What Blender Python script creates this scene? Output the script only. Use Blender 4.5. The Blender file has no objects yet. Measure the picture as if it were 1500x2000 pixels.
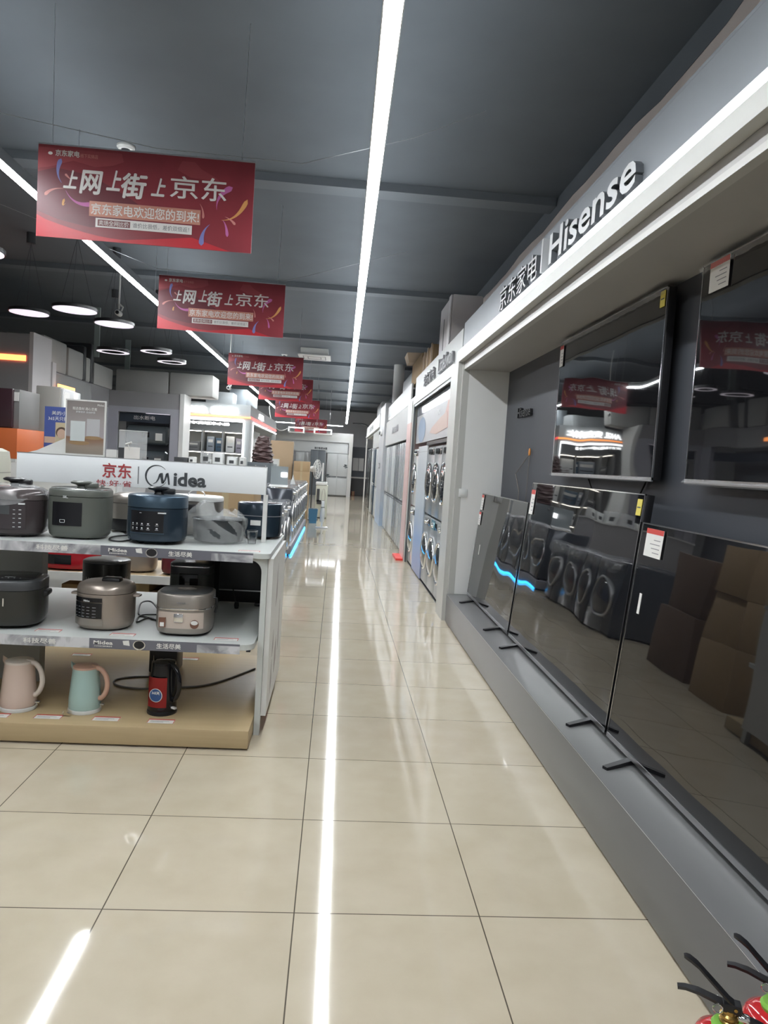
import bpy, bmesh, math, random
from mathutils import Vector, Matrix
random.seed(7)
sc = bpy.context.scene
COL = sc.collection
R = math.radians
PI = math.pi

# ------------------------------------------------------------------ camera
RC = Matrix(((0.99596082, -0.05776573, -0.06873979),
             (-0.06470864, 0.06897515, -0.99551756),
             (0.06224813, 0.99594455, 0.0649586)))
CAM = Vector((0, 0, 1.45))
cd = bpy.data.cameras.new('camera'); cam = bpy.data.objects.new('camera', cd); COL.objects.link(cam)
cd.sensor_fit = 'HORIZONTAL'; cd.sensor_width = 36; cd.lens = 1400 / 1500 * 36; cd.clip_start = .02; cd.clip_end = 200
cam.matrix_world = Matrix.Translation(CAM) @ RC.to_4x4()
sc.camera = cam

# ------------------------------------------------------------------ world, view, light levels
wd = bpy.data.worlds.new('world'); sc.world = wd; wd.use_nodes = True
wd.node_tree.nodes['Background'].inputs[0].default_value = (.55, .6, .68, 1)
wd.node_tree.nodes['Background'].inputs[1].default_value = .02
sc.view_settings.view_transform = 'Standard'; sc.view_settings.look = 'None'
sc.view_settings.gamma = 1; sc.view_settings.exposure = 0.55; sc.view_settings.use_curve_mapping = False
E_STRIP = 54.0      # ceiling light strips
E_LINE = 5.0        # shop front led lines
E_SIGN = 3.2        # lit letters


def at(u, v, x=None, y=None, z=None):
    """world point seen at photo pixel (u, v) on one given plane"""
    d = RC @ Vector(((u - 750) / 1400, -(v - 1000) / 1400, -1))
    t = x / d.x if x is not None else (y / d.y if y is not None else (z - 1.45) / d.z)
    return CAM + d * t


def rect(u0, v0, u1, v1, y):
    um, vm = (u0 + u1) / 2, (v0 + v1) / 2
    return (at(u0, vm, y=y).x, at(u1, vm, y=y).x, at(um, v1, y=y).z, at(um, v0, y=y).z)


# ------------------------------------------------------------------ materials
MATS = {}


def mat(name, col, rough=.5, metal=0, emit=0, ecol=None, trans=0, ior=1.45, alpha=1, coat=0, spec=None, noise=0, nscale=4, bump=0, bscale=60):
    if name in MATS: return MATS[name]
    m = bpy.data.materials.new(name); m.use_nodes = True; nt = m.node_tree
    b = nt.nodes['Principled BSDF']
    c4 = (*col, 1)
    b.inputs['Base Color'].default_value = c4
    b.inputs['Roughness'].default_value = rough; b.inputs['Metallic'].default_value = metal
    b.inputs['IOR'].default_value = ior
    if trans: b.inputs['Transmission Weight'].default_value = trans
    if alpha < 1: b.inputs['Alpha'].default_value = alpha
    if coat: b.inputs['Coat Weight'].default_value = coat; b.inputs['Coat Roughness'].default_value = .05
    if spec is not None: b.inputs['Specular IOR Level'].default_value = spec
    if emit:
        b.inputs['Emission Color'].default_value = (*(ecol or col), 1); b.inputs['Emission Strength'].default_value = emit
    tc = nt.nodes.new('ShaderNodeTexCoord')
    n = nt.nodes.new('ShaderNodeTexNoise'); n.inputs['Scale'].default_value = nscale; n.inputs['Detail'].default_value = 4
    nt.links.new(tc.outputs['Object'], n.inputs['Vector'])
    k = noise or .04
    r = nt.nodes.new('ShaderNodeValToRGB')
    r.color_ramp.elements[0].color = (*[max(0, c * (1 - k)) for c in col], 1)
    r.color_ramp.elements[1].color = (*[min(1, c * (1 + k)) for c in col], 1)
    nt.links.new(n.outputs['Fac'], r.inputs['Fac']); nt.links.new(r.outputs['Color'], b.inputs['Base Color'])
    if bump:
        n2 = nt.nodes.new('ShaderNodeTexNoise'); n2.inputs['Scale'].default_value = bscale; nt.links.new(tc.outputs['Object'], n2.inputs['Vector'])
        bp = nt.nodes.new('ShaderNodeBump'); bp.inputs['Strength'].default_value = bump; bp.inputs['Distance'].default_value = .01
        nt.links.new(n2.outputs['Fac'], bp.inputs['Height']); nt.links.new(bp.outputs['Normal'], b.inputs['Normal'])
    MATS[name] = m
    return m


def floor_mat():
    m = bpy.data.materials.new('polished_tile'); m.use_nodes = True; nt = m.node_tree; N = nt.nodes; L = nt.links
    b = N['Principled BSDF']; tc = N.new('ShaderNodeTexCoord'); mp = N.new('ShaderNodeMapping')
    mp.inputs['Location'].default_value = (.055 / .603, -2.222 / .603, 0); mp.inputs['Scale'].default_value = (1 / .603, 1 / .603, 1)
    L.new(tc.outputs['Object'], mp.inputs['Vector'])
    br = N.new('ShaderNodeTexBrick'); br.offset = 0; br.squash = 1
    br.inputs['Scale'].default_value = 1; br.inputs['Brick Width'].default_value = 1; br.inputs['Row Height'].default_value = 1
    br.inputs['Mortar Size'].default_value = .0035; br.inputs['Mortar Smooth'].default_value = 0
    br.inputs['Color1'].default_value = (.495, .435, .335, 1); br.inputs['Color2'].default_value = (.475, .415, .32, 1); br.inputs['Mortar'].default_value = (.10, .085, .065, 1)
    L.new(mp.outputs[0], br.inputs['Vector'])
    n = N.new('ShaderNodeTexNoise'); n.inputs['Scale'].default_value = 5; n.inputs['Detail'].default_value = 7; L.new(tc.outputs['Object'], n.inputs['Vector'])
    mx = N.new('ShaderNodeMix'); mx.data_type = 'RGBA'; mx.blend_type = 'MULTIPLY'; mx.inputs[0].default_value = .25
    L.new(br.outputs['Color'], mx.inputs[6]); L.new(n.outputs['Color'], mx.inputs[7])
    cr = N.new('ShaderNodeValToRGB'); cr.color_ramp.elements[0].color = (.93, .92, .9, 1); cr.color_ramp.elements[0].position = .35; cr.color_ramp.elements[1].color = (1, 1, 1, 1); cr.color_ramp.elements[1].position = .65
    L.new(n.outputs['Fac'], cr.inputs['Fac']); L.new(cr.outputs['Color'], mx.inputs[7]); mx.inputs[0].default_value = 1
    L.new(mx.outputs[2], b.inputs['Base Color'])
    b.inputs['Roughness'].default_value = .055; b.inputs['IOR'].default_value = 1.62
    n2 = N.new('ShaderNodeTexNoise'); n2.inputs['Scale'].default_value = 1.6; L.new(tc.outputs['Object'], n2.inputs['Vector'])
    bp = N.new('ShaderNodeBump'); bp.inputs['Strength'].default_value = .03; bp.inputs['Distance'].default_value = .02
    L.new(n2.outputs['Fac'], bp.inputs['Height']); L.new(bp.outputs['Normal'], b.inputs['Normal'])
    return m


def wood_mat(name, c1, c2, rough=.45):
    m = bpy.data.materials.new(name); m.use_nodes = True; nt = m.node_tree; N = nt.nodes; L = nt.links
    b = N['Principled BSDF']; tc = N.new('ShaderNodeTexCoord'); mp = N.new('ShaderNodeMapping'); mp.inputs['Scale'].default_value = (1.2, 14, 30)
    L.new(tc.outputs['Object'], mp.inputs['Vector'])
    n = N.new('ShaderNodeTexNoise'); n.inputs['Scale'].default_value = 2.2; n.inputs['Detail'].default_value = 5; L.new(mp.outputs[0], n.inputs['Vector'])
    r = N.new('ShaderNodeValToRGB'); r.color_ramp.elements[0].color = (*c1, 1); r.color_ramp.elements[1].color = (*c2, 1)
    L.new(n.outputs['Fac'], r.inputs['Fac']); L.new(r.outputs['Color'], b.inputs['Base Color']); b.inputs['Roughness'].default_value = rough
    MATS[name] = m
    return m


def marble_mat(name):
    m = bpy.data.materials.new(name); m.use_nodes = True; nt = m.node_tree; N = nt.nodes; L = nt.links
    b = N['Principled BSDF']; tc = N.new('ShaderNodeTexCoord')
    n = N.new('ShaderNodeTexNoise'); n.inputs['Scale'].default_value = 7; n.inputs['Detail'].default_value = 3; n.inputs['Distortion'].default_value = 1.2
    L.new(tc.outputs['Object'], n.inputs['Vector'])
    r = N.new('ShaderNodeValToRGB'); e = r.color_ramp.elements
    e[0].position = .4; e[0].color = (.20, .20, .22, 1); e[1].position = .62; e[1].color = (.58, .58, .60, 1)
    L.new(n.outputs['Fac'], r.inputs['Fac']); L.new(r.outputs['Color'], b.inputs['Base Color']); b.inputs['Roughness'].default_value = .12
    MATS[name] = m
    return m


def tv_mat():
    m = bpy.data.materials.new('screen_glass'); m.use_nodes = True; nt = m.node_tree; N = nt.nodes; L = nt.links
    b = N['Principled BSDF']; b.inputs['Base Color'].default_value = (.006, .006, .007, 1); b.inputs['Roughness'].default_value = .025; b.inputs['IOR'].default_value = 1.9
    tc = N.new('ShaderNodeTexCoord'); n = N.new('ShaderNodeTexNoise'); n.inputs['Scale'].default_value = 2.5; n.inputs['Detail'].default_value = 0
    L.new(tc.outputs['Object'], n.inputs['Vector']); bp = N.new('ShaderNodeBump'); bp.inputs['Strength'].default_value = .06; bp.inputs['Distance'].default_value = .05
    L.new(n.outputs['Fac'], bp.inputs['Height']); L.new(bp.outputs['Normal'], b.inputs['Normal'])
    MATS['screen_glass'] = m
    return m


def gradient_mat(name, stops, axis=2, lo=0, hi=1, rough=.4):
    """printed panel whose own ink runs through several colours"""
    m = bpy.data.materials.new(name); m.use_nodes = True; nt = m.node_tree; N = nt.nodes; L = nt.links
    b = N['Principled BSDF']; tc = N.new('ShaderNodeTexCoord'); sp = N.new('ShaderNodeSeparateXYZ'); L.new(tc.outputs['Object'], sp.inputs[0])
    mr = N.new('ShaderNodeMapRange'); mr.inputs[1].default_value = lo; mr.inputs[2].default_value = hi; L.new(sp.outputs[axis], mr.inputs[0])
    n = N.new('ShaderNodeTexNoise'); n.inputs['Scale'].default_value = 3; L.new(tc.outputs['Object'], n.inputs['Vector'])
    ad = N.new('ShaderNodeMath'); ad.operation = 'MULTIPLY_ADD'; ad.inputs[1].default_value = .25; L.new(n.outputs['Fac'], ad.inputs[0]); L.new(mr.outputs[0], ad.inputs[2])
    su = N.new('ShaderNodeMath'); su.operation = 'SUBTRACT'; su.inputs[1].default_value = .125; L.new(ad.outputs[0], su.inputs[0])
    r = N.new('ShaderNodeValToRGB'); e = r.color_ramp.elements
    e[0].position, e[0].color = stops[0][0], (*stops[0][1], 1); e[1].position, e[1].color = stops[-1][0], (*stops[-1][1], 1)
    for p, c in stops[1:-1]:
        q = e.new(p); q.color = (*c, 1)
    L.new(su.outputs[0], r.inputs['Fac']); L.new(r.outputs['Color'], b.inputs['Base Color']); b.inputs['Roughness'].default_value = rough
    MATS[name] = m
    return m


M_FLOOR = floor_mat()
M_CEIL = mat('ceiling_paint', (.100, .114, .128), .75, noise=.15, nscale=2)
M_BEAM = mat('beam_paint', (.125, .14, .155), .7)
M_WALLB = mat('wall_brown', (.52, .46, .43), .8, noise=.08)
M_WALLG = mat('wall_grey', (.66, .67, .69), .8)
M_WHITE = mat('white_panel', (.62, .62, .60), .35)
M_WHITE2 = mat('white_gloss', (.66, .67, .66), .15)
M_PORTAL = mat('portal_white', (.46, .46, .435), .4)
M_BAYW = mat('bay_white', (.40, .41, .40), .4)
M_SIDE = mat('side_wall_white', (.70, .70, .685), .5)
M_SOFFIT = mat('soffit_grey', (.36, .35, .335), .5)
M_FASCIA = mat('fascia_grey', (.20, .215, .235), .4)
M_NICHE = mat('niche_grey', (.052, .056, .066), .45)
M_PLINTH = mat('plinth_grey', (.14, .14, .14), .32)
M_TV = tv_mat()
M_BLACK = mat('black_plastic', (.012, .012, .014), .35)
M_BLACKG = mat('black_gloss', (.01, .01, .012), .08)
M_DARK = mat('dark_grey_plastic', (.05, .052, .055), .35)
M_CHROME = mat('chrome', (.75, .75, .75), .12, 1)
M_ALU = mat('brushed_metal', (.55, .55, .56), .3, 1)
M_STRIP = mat('strip_light', (1, 1, 1), .5, emit=E_STRIP, ecol=(.93, .97, 1))
M_ADDGLOW = mat('added_ceiling_glow', (1, 1, 1), .5, emit=17, ecol=(.88, .95, 1))  # added emitter that imitates the glow on the ceiling around the strips
M_LINE3 = mat('soft_tube_light', (1, 1, 1), .5, emit=1.6, ecol=(.95, .98, 1))
M_LINE = mat('line_light', (1, 1, 1), .5, emit=E_LINE, ecol=(.95, .98, 1))
M_LINE2 = mat('fascia_light', (.5, .5, .5), .5, emit=.62, ecol=(.93, .97, 1))
M_SIGN = mat('sign_light', (1, 1, 1), .5, emit=E_SIGN, ecol=(.97, 1, 1))
M_WARM = mat('warm_light', (1, 1, 1), .5, emit=7, ecol=(1, .92, .78))
M_RED = mat('red_light', (1, .1, .05), .5, emit=4, ecol=(1, .16, .05))
M_ORANGEL = mat('orange_light', (1, .4, .1), .5, emit=3, ecol=(1, .32, .09))
M_REDL = mat('red_line_light', (1, .1, .1), .5, emit=1.6, ecol=(1, .1, .09))
M_BLUEL = mat('blue_light', (.1, .5, 1), .5, emit=5, ecol=(.03, .42, 1))
M_LAV = mat('disc_diffuser', (.8, .75, .8), .5, emit=.66, ecol=(.88, .82, .93))
M_LETTER = mat('letter_grey', (.60, .61, .62), .35)
M_LETTERSIDE = mat('letter_side', (.12, .13, .14), .4)
M_INK = mat('dark_ink', (.055, .06, .065), .5)
M_INK2 = mat('mid_ink', (.22, .22, .23), .5)
M_JDRED = mat('red_ink', (.36, .045, .05), .5)
M_PAPER = mat('paper_white', (.70, .69, .66), .5)
M_TAGRED = mat('tag_red', (.55, .06, .05), .5)
M_YEL = mat('label_yellow', (.65, .55, .10), .5)
M_SHELF = mat('shelf_white', (.52, .54, .52), .3)
M_WOOD = wood_mat('pale_wood', (.40, .30, .165), (.47, .36, .21))
M_CARD = mat('cardboard', (.36, .25, .14), .8, noise=.1)
M_CARDD = mat('cardboard_dark', (.13, .085, .06), .8, noise=.1)
M_MARBLE = marble_mat('printed_marble')
M_STRIPART = mat('printed_grey', (.14, .14, .165), .12)
M_CLEAR = mat('clear_plastic', (.95, .97, .97), .03, trans=1, ior=1.2, alpha=.55)
M_FILM = mat('plastic_film', (.75, .77, .78), .12, alpha=.17, bump=.9, bscale=22)
M_FILM2 = mat('plastic_bag_film', (.66, .68, .67), .2, alpha=.26, bump=1.0, bscale=30)
M_CORD = mat('black_cord', (.012, .012, .012), .4)
M_CORDG = mat('grey_cord', (.18, .16, .14), .5)
M_FRIDGE = mat('fridge_grey', (.40, .42, .43), .2, .15)
M_FRIDGEW = mat('fridge_white', (.58, .60, .60), .15)
M_FRIDGEB = mat('fridge_blue', (.03, .055, .085), .15)
M_SILVER = mat('silver_plastic', (.30, .32, .33), .28, .35)
M_WASHD = mat('washer_dark', (.055, .062, .075), .12, .2)
M_GLASSD = mat('door_glass_dark', (.012, .013, .016), .03, ior=1.7)
M_GLASSL = mat('door_glass_silver', (.33, .34, .35), .06, .9)

# ------------------------------------------------------------------ mesh helpers


class MB:
    def __init__(s, *mats, off=None):
        s.bm = bmesh.new(); s.mats = list(mats); s.off = Vector(off) if off is not None else None

    def _m(s, fs, m, sm=False):
        for f in fs: f.material_index = m; f.smooth = sm

    def box(s, x0, x1, y0, y1, z0, z1, m=0, bev=0, seg=2):
        r = bmesh.ops.create_cube(s.bm, size=1)
        vs = r['verts']
        for v in vs: v.co = Vector(((x0 + x1) / 2 + v.co.x * (x1 - x0), (y0 + y1) / 2 + v.co.y * (y1 - y0), (z0 + z1) / 2 + v.co.z * (z1 - z0)))
        fs = list({f for v in vs for f in v.link_faces}); s._m(fs, m)
        if bev:
            es = list({e for v in vs for e in v.link_edges})
            g = bmesh.ops.bevel(s.bm, geom=es, offset=bev, segments=seg, profile=.5, affect='EDGES', clamp_overlap=True)
            s._m(g['faces'], m, True)
        return s

    def face(s, pts, m=0):
        f = s.bm.faces.new([s.bm.verts.new(p) for p in pts]); f.material_index = m
        return f

    def prism(s, pts, vec, m=0, sm=False):
        vec = Vector(vec); a = [s.bm.verts.new(p) for p in pts]; b = [s.bm.verts.new(Vector(p) + vec) for p in pts]
        n = len(pts); fs = [s.bm.faces.new(a[::-1]), s.bm.faces.new(b)]
        s._m(fs, m)
        fs = [s.bm.faces.new((a[i], a[(i + 1) % n], b[(i + 1) % n], b[i])) for i in range(n)]
        s._m(fs, m, sm)
        return s

    def rings(s, rings, m=0, closed=True, cap=True, sm=True, m2=None):
        vr = [[s.bm.verts.new(p) for p in r] for r in rings]; n = len(rings[0])
        for a, b in zip(vr, vr[1:]):
            for i in range(n if closed else n - 1):
                f = s.bm.faces.new((a[i], a[(i + 1) % n], b[(i + 1) % n], b[i])); f.material_index = m; f.smooth = sm
        if cap and closed:
            f = s.bm.faces.new(vr[0][::-1]); f.material_index = m
            f = s.bm.faces.new(vr[-1]); f.material_index = m if m2 is None else m2
        return s

    def lathe(s, prof, c=(0, 0, 0), n=36, m=0, e=2, sx=1, sy=1, cap=True, axis='z'):
        rs = []
        for r, z in prof:
            ring = []
            for i in range(n):
                t = 2 * PI * i / n; a, b = math.cos(t), math.sin(t)
                x = sx * r * math.copysign(abs(a) ** (2 / e), a); y = sy * r * math.copysign(abs(b) ** (2 / e), b)
                p = {'z': (x, y, z), 'y': (x, z, -y), 'x': (z, x, y)}[axis]
                ring.append(Vector(c) + Vector(p))
            rs.append(ring)
        return s.rings(rs, m, cap=cap)

    def tube(s, pts, r, n=8, m=0, closed=False, rr=None):
        pts = [Vector(p) for p in pts]; rs = []; k = len(pts); up = None
        for i, p in enumerate(pts):
            a = pts[i - 1] if (i or closed) else p; b = pts[(i + 1) % k] if (i < k - 1 or closed) else p
            d = (b - a).normalized()
            if up is None:
                up = Vector((0, 0, 1)) if abs(d.z) < .9 else Vector((1, 0, 0))
            q = d.cross(up).normalized(); w = q.cross(d).normalized(); up = w
            ra = rr[i] if rr else r
            rs.append([p + q * ra * math.cos(2 * PI * j / n) + w * ra * math.sin(2 * PI * j / n) for j in range(n)])
        if closed: rs.append(rs[0])
        return s.rings(rs, m, cap=not closed)

    def patch(s, rx, ry, e, a0, a1, z0, z1, off=.002, c=(0, 0), n=14, m=0, tilt=None):
        """panel following the curved wall of a superellipse body; angles measured from the front (-y)"""
        for side in (0,):
            rs = []
            for k in range(2):
                z = z0 if k == 0 else z1; ring = []
                for i in range(n + 1):
                    t = -PI / 2 + R(a0 + (a1 - a0) * i / n); a, b = math.cos(t), math.sin(t)
                    ring.append(Vector((c[0] + (rx + off) * math.copysign(abs(a) ** (2 / e), a), c[1] + (ry + off) * math.copysign(abs(b) ** (2 / e), b), z)))
                rs.append(ring)
            s.rings(rs, m, closed=False, cap=False)
        return s

    def done(s, name, parent=None, sharp=40, keep=None):
        bm = s.bm; off = s.off
        if off is None and parent is not None and 'wo' in parent: off = Vector(parent['wo'])
        if off is not None and off.length: bmesh.ops.translate(bm, verts=bm.verts, vec=-off)
        bmesh.ops.recalc_face_normals(bm, faces=bm.faces)
        me = bpy.data.meshes.new(name); bm.to_mesh(me); bm.free()
        for q in s.mats: me.materials.append(q)
        try: me.set_sharp_from_angle(angle=R(sharp))
        except Exception: pass
        o = bpy.data.objects.new(name, me); COL.objects.link(o)
        if parent is not None:
            o.parent = parent
            if 'wo' in parent: o['wo'] = parent['wo']
        return o


def thing(name, label, cat, loc=(0, 0, 0), rz=0, group=None, world=False):
    """an empty at the thing's base; world=True: its parts are given in world coordinates"""
    o = bpy.data.objects.new(name, None); COL.objects.link(o); o.empty_display_size = .1
    o.location = loc; o.rotation_euler = (0, 0, rz); o['label'] = label; o['category'] = cat
    if group: o['group'] = group
    if world: o['wo'] = list(loc)
    return o


def tag(o, label, cat, group=None, kind=None):
    o['label'] = label; o['category'] = cat
    if group: o['group'] = group
    if kind: o['kind'] = kind
    return o


def solo(mb, name, label, cat, base, group=None, rot=None):
    """a thing that is one mesh, given in world coordinates, origin moved to its base"""
    mb.off = Vector(base); o = mb.done(name); o.location = base
    if rot: o.rotation_euler = rot
    return tag(o, label, cat, group)


def struct(mb, name, label=None):
    o = mb.done(name); o['kind'] = 'structure'
    if label: o['label'] = label
    o['category'] = name.split('_')[0]
    return o


def dup(root, loc, rz=None, label=None, group=None):
    r = root.copy(); COL.objects.link(r); r.location = loc
    if rz is not None: r.rotation_euler = (0, 0, rz)
    if label: r['label'] = label
    if group: r['group'] = group
    for ch in list(root.children):
        c = ch.copy(); COL.objects.link(c); c.parent = r
        for g in list(ch.children):
            d = g.copy(); COL.objects.link(d); d.parent = c
    return r


TC = {}


def text(s, org, w, h, m, parent=None, name='lettering', xd=(1, 0, 0), yd=(0, 0, 1), ext=.0008, bold=0, shear=0, mside=None, res=3):
    """lettering stretched to w x h, lower left corner at org; xd reading direction, yd up direction"""
    fat = 0
    if any(ord(c_) > 0x2e80 for c_ in s): fat, bold = bold, 0      # thicken these glyphs by overlaid shifts, an outline offset breaks them
    key = (s, bold, fat, shear, round(ext / h, 3), res)
    if key not in TC:
        cu = bpy.data.curves.new('t', 'FONT'); cu.body = s; cu.size = 1; cu.offset = bold; cu.extrude = ext / h / 1.0; cu.shear = shear; cu.resolution_u = res
        ob = bpy.data.objects.new('t', cu); me = bpy.data.meshes.new_from_object(ob)
        vs = [v.co.copy() for v in me.vertices]; fs = [(tuple(p.vertices), abs(p.normal.z) < .5) for p in me.polygons]
        if fat:
            v0, f0 = vs, fs; vs, fs = [], []; zs = max(v.z for v in v0) * .12
            for k_, (dx_, dy_) in enumerate(((-fat, 0), (fat, 0), (0, -fat), (0, fat), (-fat * .7, fat * .7), (fat * .7, -fat * .7))):
                b0 = len(vs); vs += [v + Vector((dx_, dy_, zs * k_)) for v in v0]; fs += [(tuple(i_ + b0 for i_ in f_), q_) for f_, q_ in f0]
        bpy.data.objects.remove(ob); bpy.data.curves.remove(cu); bpy.data.meshes.remove(me)
        TC[key] = (vs, fs)
    vs, fs = TC[key]
    x0 = min(v.x for v in vs); x1 = max(v.x for v in vs); y0 = min(v.y for v in vs); y1 = max(v.y for v in vs); z1 = max(v.z for v in vs) or 1
    xd, yd = Vector(xd), Vector(yd); zd = xd.cross(yd); org = Vector(org)
    off = Vector(parent['wo']) if (parent is not None and 'wo' in parent) else Vector((0, 0, 0))
    me = bpy.data.meshes.new(name)
    me.from_pydata([tuple(org - off + xd * ((v.x - x0) / (x1 - x0) * w) + yd * ((v.y - y0) / (y1 - y0) * h) + zd * ((v.z / z1) * ext)) for v in vs], [], [f[0] for f in fs])
    me.materials.append(m)
    if mside:
        me.materials.append(mside)
        for p, f in zip(me.polygons, fs): p.material_index = 1 if f[1] else 0
    o = bpy.data.objects.new(name, me); COL.objects.link(o)
    if parent is not None:
        o.parent = parent
        if 'wo' in parent: o['wo'] = parent['wo']
    return o


FX = dict(xd=(0, -1, 0), yd=(0, 0, 1))      # lettering on a wall that faces the aisle from the right
FL = dict(xd=(0, 1, 0), yd=(0, 0, 1))       # lettering on a wall that faces the aisle from the left

# ================================================================== SETTING
XR = 1.78; XL = -9.5; YB = -3.5; YF = 34.0; ZC = 3.86
struct(MB(M_FLOOR).box(XL - .1, XR + .1, YB - .1, YF + .1, -.1, 0), 'floor')
struct(MB(M_CEIL).box(XL - .1, XR + .1, YB - .1, YF + .1, ZC, ZC + .1), 'ceiling')
mb = MB(M_WALLB, M_CEIL).box(XR, XR + .1, YB, YF, 0, 3.70)
# the painters' ragged line where the black ceiling paint comes down the wall
pts = [(XR, YB, ZC), (XR, YB, 3.715)]
yy = YB
while yy < YF - .2:
    pts.append((XR, yy, 3.715 + random.uniform(-.022, .022))); yy += random.uniform(.12, .5)
pts += [(XR, YF, 3.715), (XR, YF, ZC)]
mb.box(XR, XR + .1, YB, YF, 3.70, ZC, 0)
mb.prism([(XR - .004, p[1], p[2]) for p in pts[2:]] + [(XR - .004, YB, ZC)], (.002, 0, 0), 1)
struct(mb, 'wall_right')
struct(MB(M_WALLG).box(XL - .1, XL, YB, YF, 0, ZC), 'wall_left')
struct(MB(M_WALLG).box(XL, XR, YF, YF + .1, 0, ZC), 'wall_far')
struct(MB(M_WALLG).box(XL, XR, YB - .1, YB, 0, ZC), 'wall_back')
for i, y in enumerate((-.9, 2.75, 6.4, 10.1, 14.2, 17.7, 21.2, 24.7, 28.2, 31.7)):
    struct(MB(M_BEAM).box(XL, XR - .01, y - .10, y + .10, ZC - .07, ZC - .0005), 'trim_%d' % (i + 1))


def light_strip(x0, x1, y0, y1, z, label, cuts=()):
    t = thing('ceiling_light_strip', label, 'light', (x0, y0, z), world=True)
    mb = MB(M_ALU); md = MB(M_STRIP)
    n = 26
    for k in range(n):
        a, b = k / n, (k + 1) / n
        ya, yb = y0 + (y1 - y0) * a, y0 + (y1 - y0) * b - .012
        xa, xb = x0 + (x1 - x0) * a, x0 + (x1 - x0) * b
        md.prism([(xa - .034, ya, z), (xa + .034, ya, z), (xb + .034, yb, z), (xb - .034, yb, z)], (0, 0, .004))
    mb.prism([(x0 - .039, y0, z + .0045), (x0 + .039, y0, z + .0045), (x1 + .039, y1, z + .0045), (x1 - .039, y1, z + .0045)], (0, 0, .06))
    for q in (-.039, .0345): mb.prism([(x0 + q, y0, z - .001), (x0 + q + .0045, y0, z - .001), (x1 + q + .0045, y1, z - .001), (x1 + q, y1, z - .001)], (0, 0, .0054))
    mb.done('housing', t); md.done('diffuser', t)
    MB(M_ADDGLOW).prism([(x0 - .028, y0, z + .0655), (x0 + .028, y0, z + .0655), (x1 + .028, y1, z + .0655), (x1 - .028, y1, z + .0655)], (0, 0, .003)).done('added_uplight', t)  # glowing face added on top of the housing to brighten the ceiling nearby
    mw = MB(M_ALU)
    yy = y0 + .6
    while yy < y1:
        xx = x0 + (x1 - x0) * (yy - y0) / (y1 - y0)
        mw.tube([(xx, yy, z + .07), (xx, yy, ZC)], .0025, 5); yy += 2.4
    mw.done('hanger', t)
    return t


light_strip(.075, .29, -2.0, 30.6, 3.1, 'long white linear light hanging above the middle of the aisle')
light_strip(-2.10, -2.13, -2.0, 27.5, 3.1, 'long white linear light running behind the red banners')
# cross pieces at the far end
for i, (x0, x1, y, lab) in enumerate([(-5.5, .15, 31.6, 'white tube light crossing the ceiling at the far end of the aisle')]):
    t = thing('tube_light', lab, 'light', (x0, y, 3.0), world=True)
    MB(mat('cross_tube_light', (1, 1, 1), .5, emit=14, ecol=(.95, .98, 1))).box(x0, x1, y - .015, y + .015, 3.02, 3.05).done('diffuser', t)
    MB(M_ALU).box(x0, x1, y - .035, y + .035, 3.051, 3.07).done('housing', t)
    MB(M_ALU).tube([(x0 + .1, y, 3.07), (x0 + .1, y, ZC)], .004, 5).tube([(x1 - .1, y, 3.07), (x1 - .1, y, ZC)], .004, 5).done('hanger', t)

# ================================================================== TELEVISION ALCOVE (right)
XA, XB, YA = 1.08, 1.56, 6.70
t = thing('display_alcove', 'grey and white framed television alcove with raised lettering along its fascia, right of the aisle', 'display alcove', (XA, YA, 0), world=True)
Y0 = .55
mb = MB(M_PORTAL)
mb.box(XA, XA + .04, YA + .05, YA + .46, 0, 2.465).box(XA, XA + .04, YA + .05, YA + .14, 2.465, 2.53)                      # far jamb facing the aisle
mb.box(XA, XA + .05, Y0, YA + .05, 2.46, 2.53)                          # front white rail
mb.box(XA + .04, XA + .10, YA + .0, YA + .46, 0, 2.46)
mb.box(XA + .05, XA + .09, Y0, YA, 2.385, 2.41)                         # inner white edge
mb.done('frame', t)
MB(M_SOFFIT).box(XA + .09, XB, Y0, YA, 2.39, 2.41).box(XA + .0501, XA + .10, Y0, YA, 2.41, 2.459).done('soffit', t)
MB(M_SIDE).box(XA + .1001, XB, YA, YA + .05, .27, 2.41).done('side_wall', t)
MB(M_NICHE).box(XB, XB + .03, Y0, YA + .05, 0, 2.41).done('back_panel', t)
mb = MB(M_FASCIA, M_WHITE).box(XA + .05, XA + .09, Y0, YA + .15, 2.531, 2.825)
mb.box(XA + .05, XB, Y0, YA + .15, 2.8255, 2.84, 0)
mb.done('fascia', t)
MB(M_LINE2).box(XA - .002, XA + .05, Y0, YA + .14, 2.531, 2.575, bev=.012).done('light_strip', t)
# raised letters
for s, ya, yb, h, z, b, sh in [('京东家电', 5.20, 4.22, .165, 2.60, 0, 0), ('Hisense', 3.98, 2.82, .165, 2.605, .016, 0)]:
    text(s, (XA + .045, ya, z), ya - yb, h, M_LETTER, t, 'raised_letters', ext=.028, bold=b, shear=sh, mside=M_LETTERSIDE, **FX)
MB(M_LETTER, M_LETTERSIDE).box(XA + .012, XA + .05, 4.10, 4.125, 2.60, 2.79).done('divider_bar', t)
text('Hisense', (XB - .004, 6.2, 1.93), .42, .085, M_BLACK, t, 'small_letters', ext=.02, bold=.015, **FX)

t = thing('display_plinth', 'long low grey plinth carrying the standing televisions', 'platform', (1.105, Y0, 0), world=True)
MB(M_PLINTH).box(1.105, XB, Y0, YA - .01, .012, .27, bev=.004).done('body', t)
MB(M_ALU).box(1.1042, 1.1052, Y0, YA - .01, .266, .2675).done('edge_trim', t)
MB(M_PLINTH).box(1.125, XB, Y0 + .02, YA - .01, 0, .012).done('kick_board', t)

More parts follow.
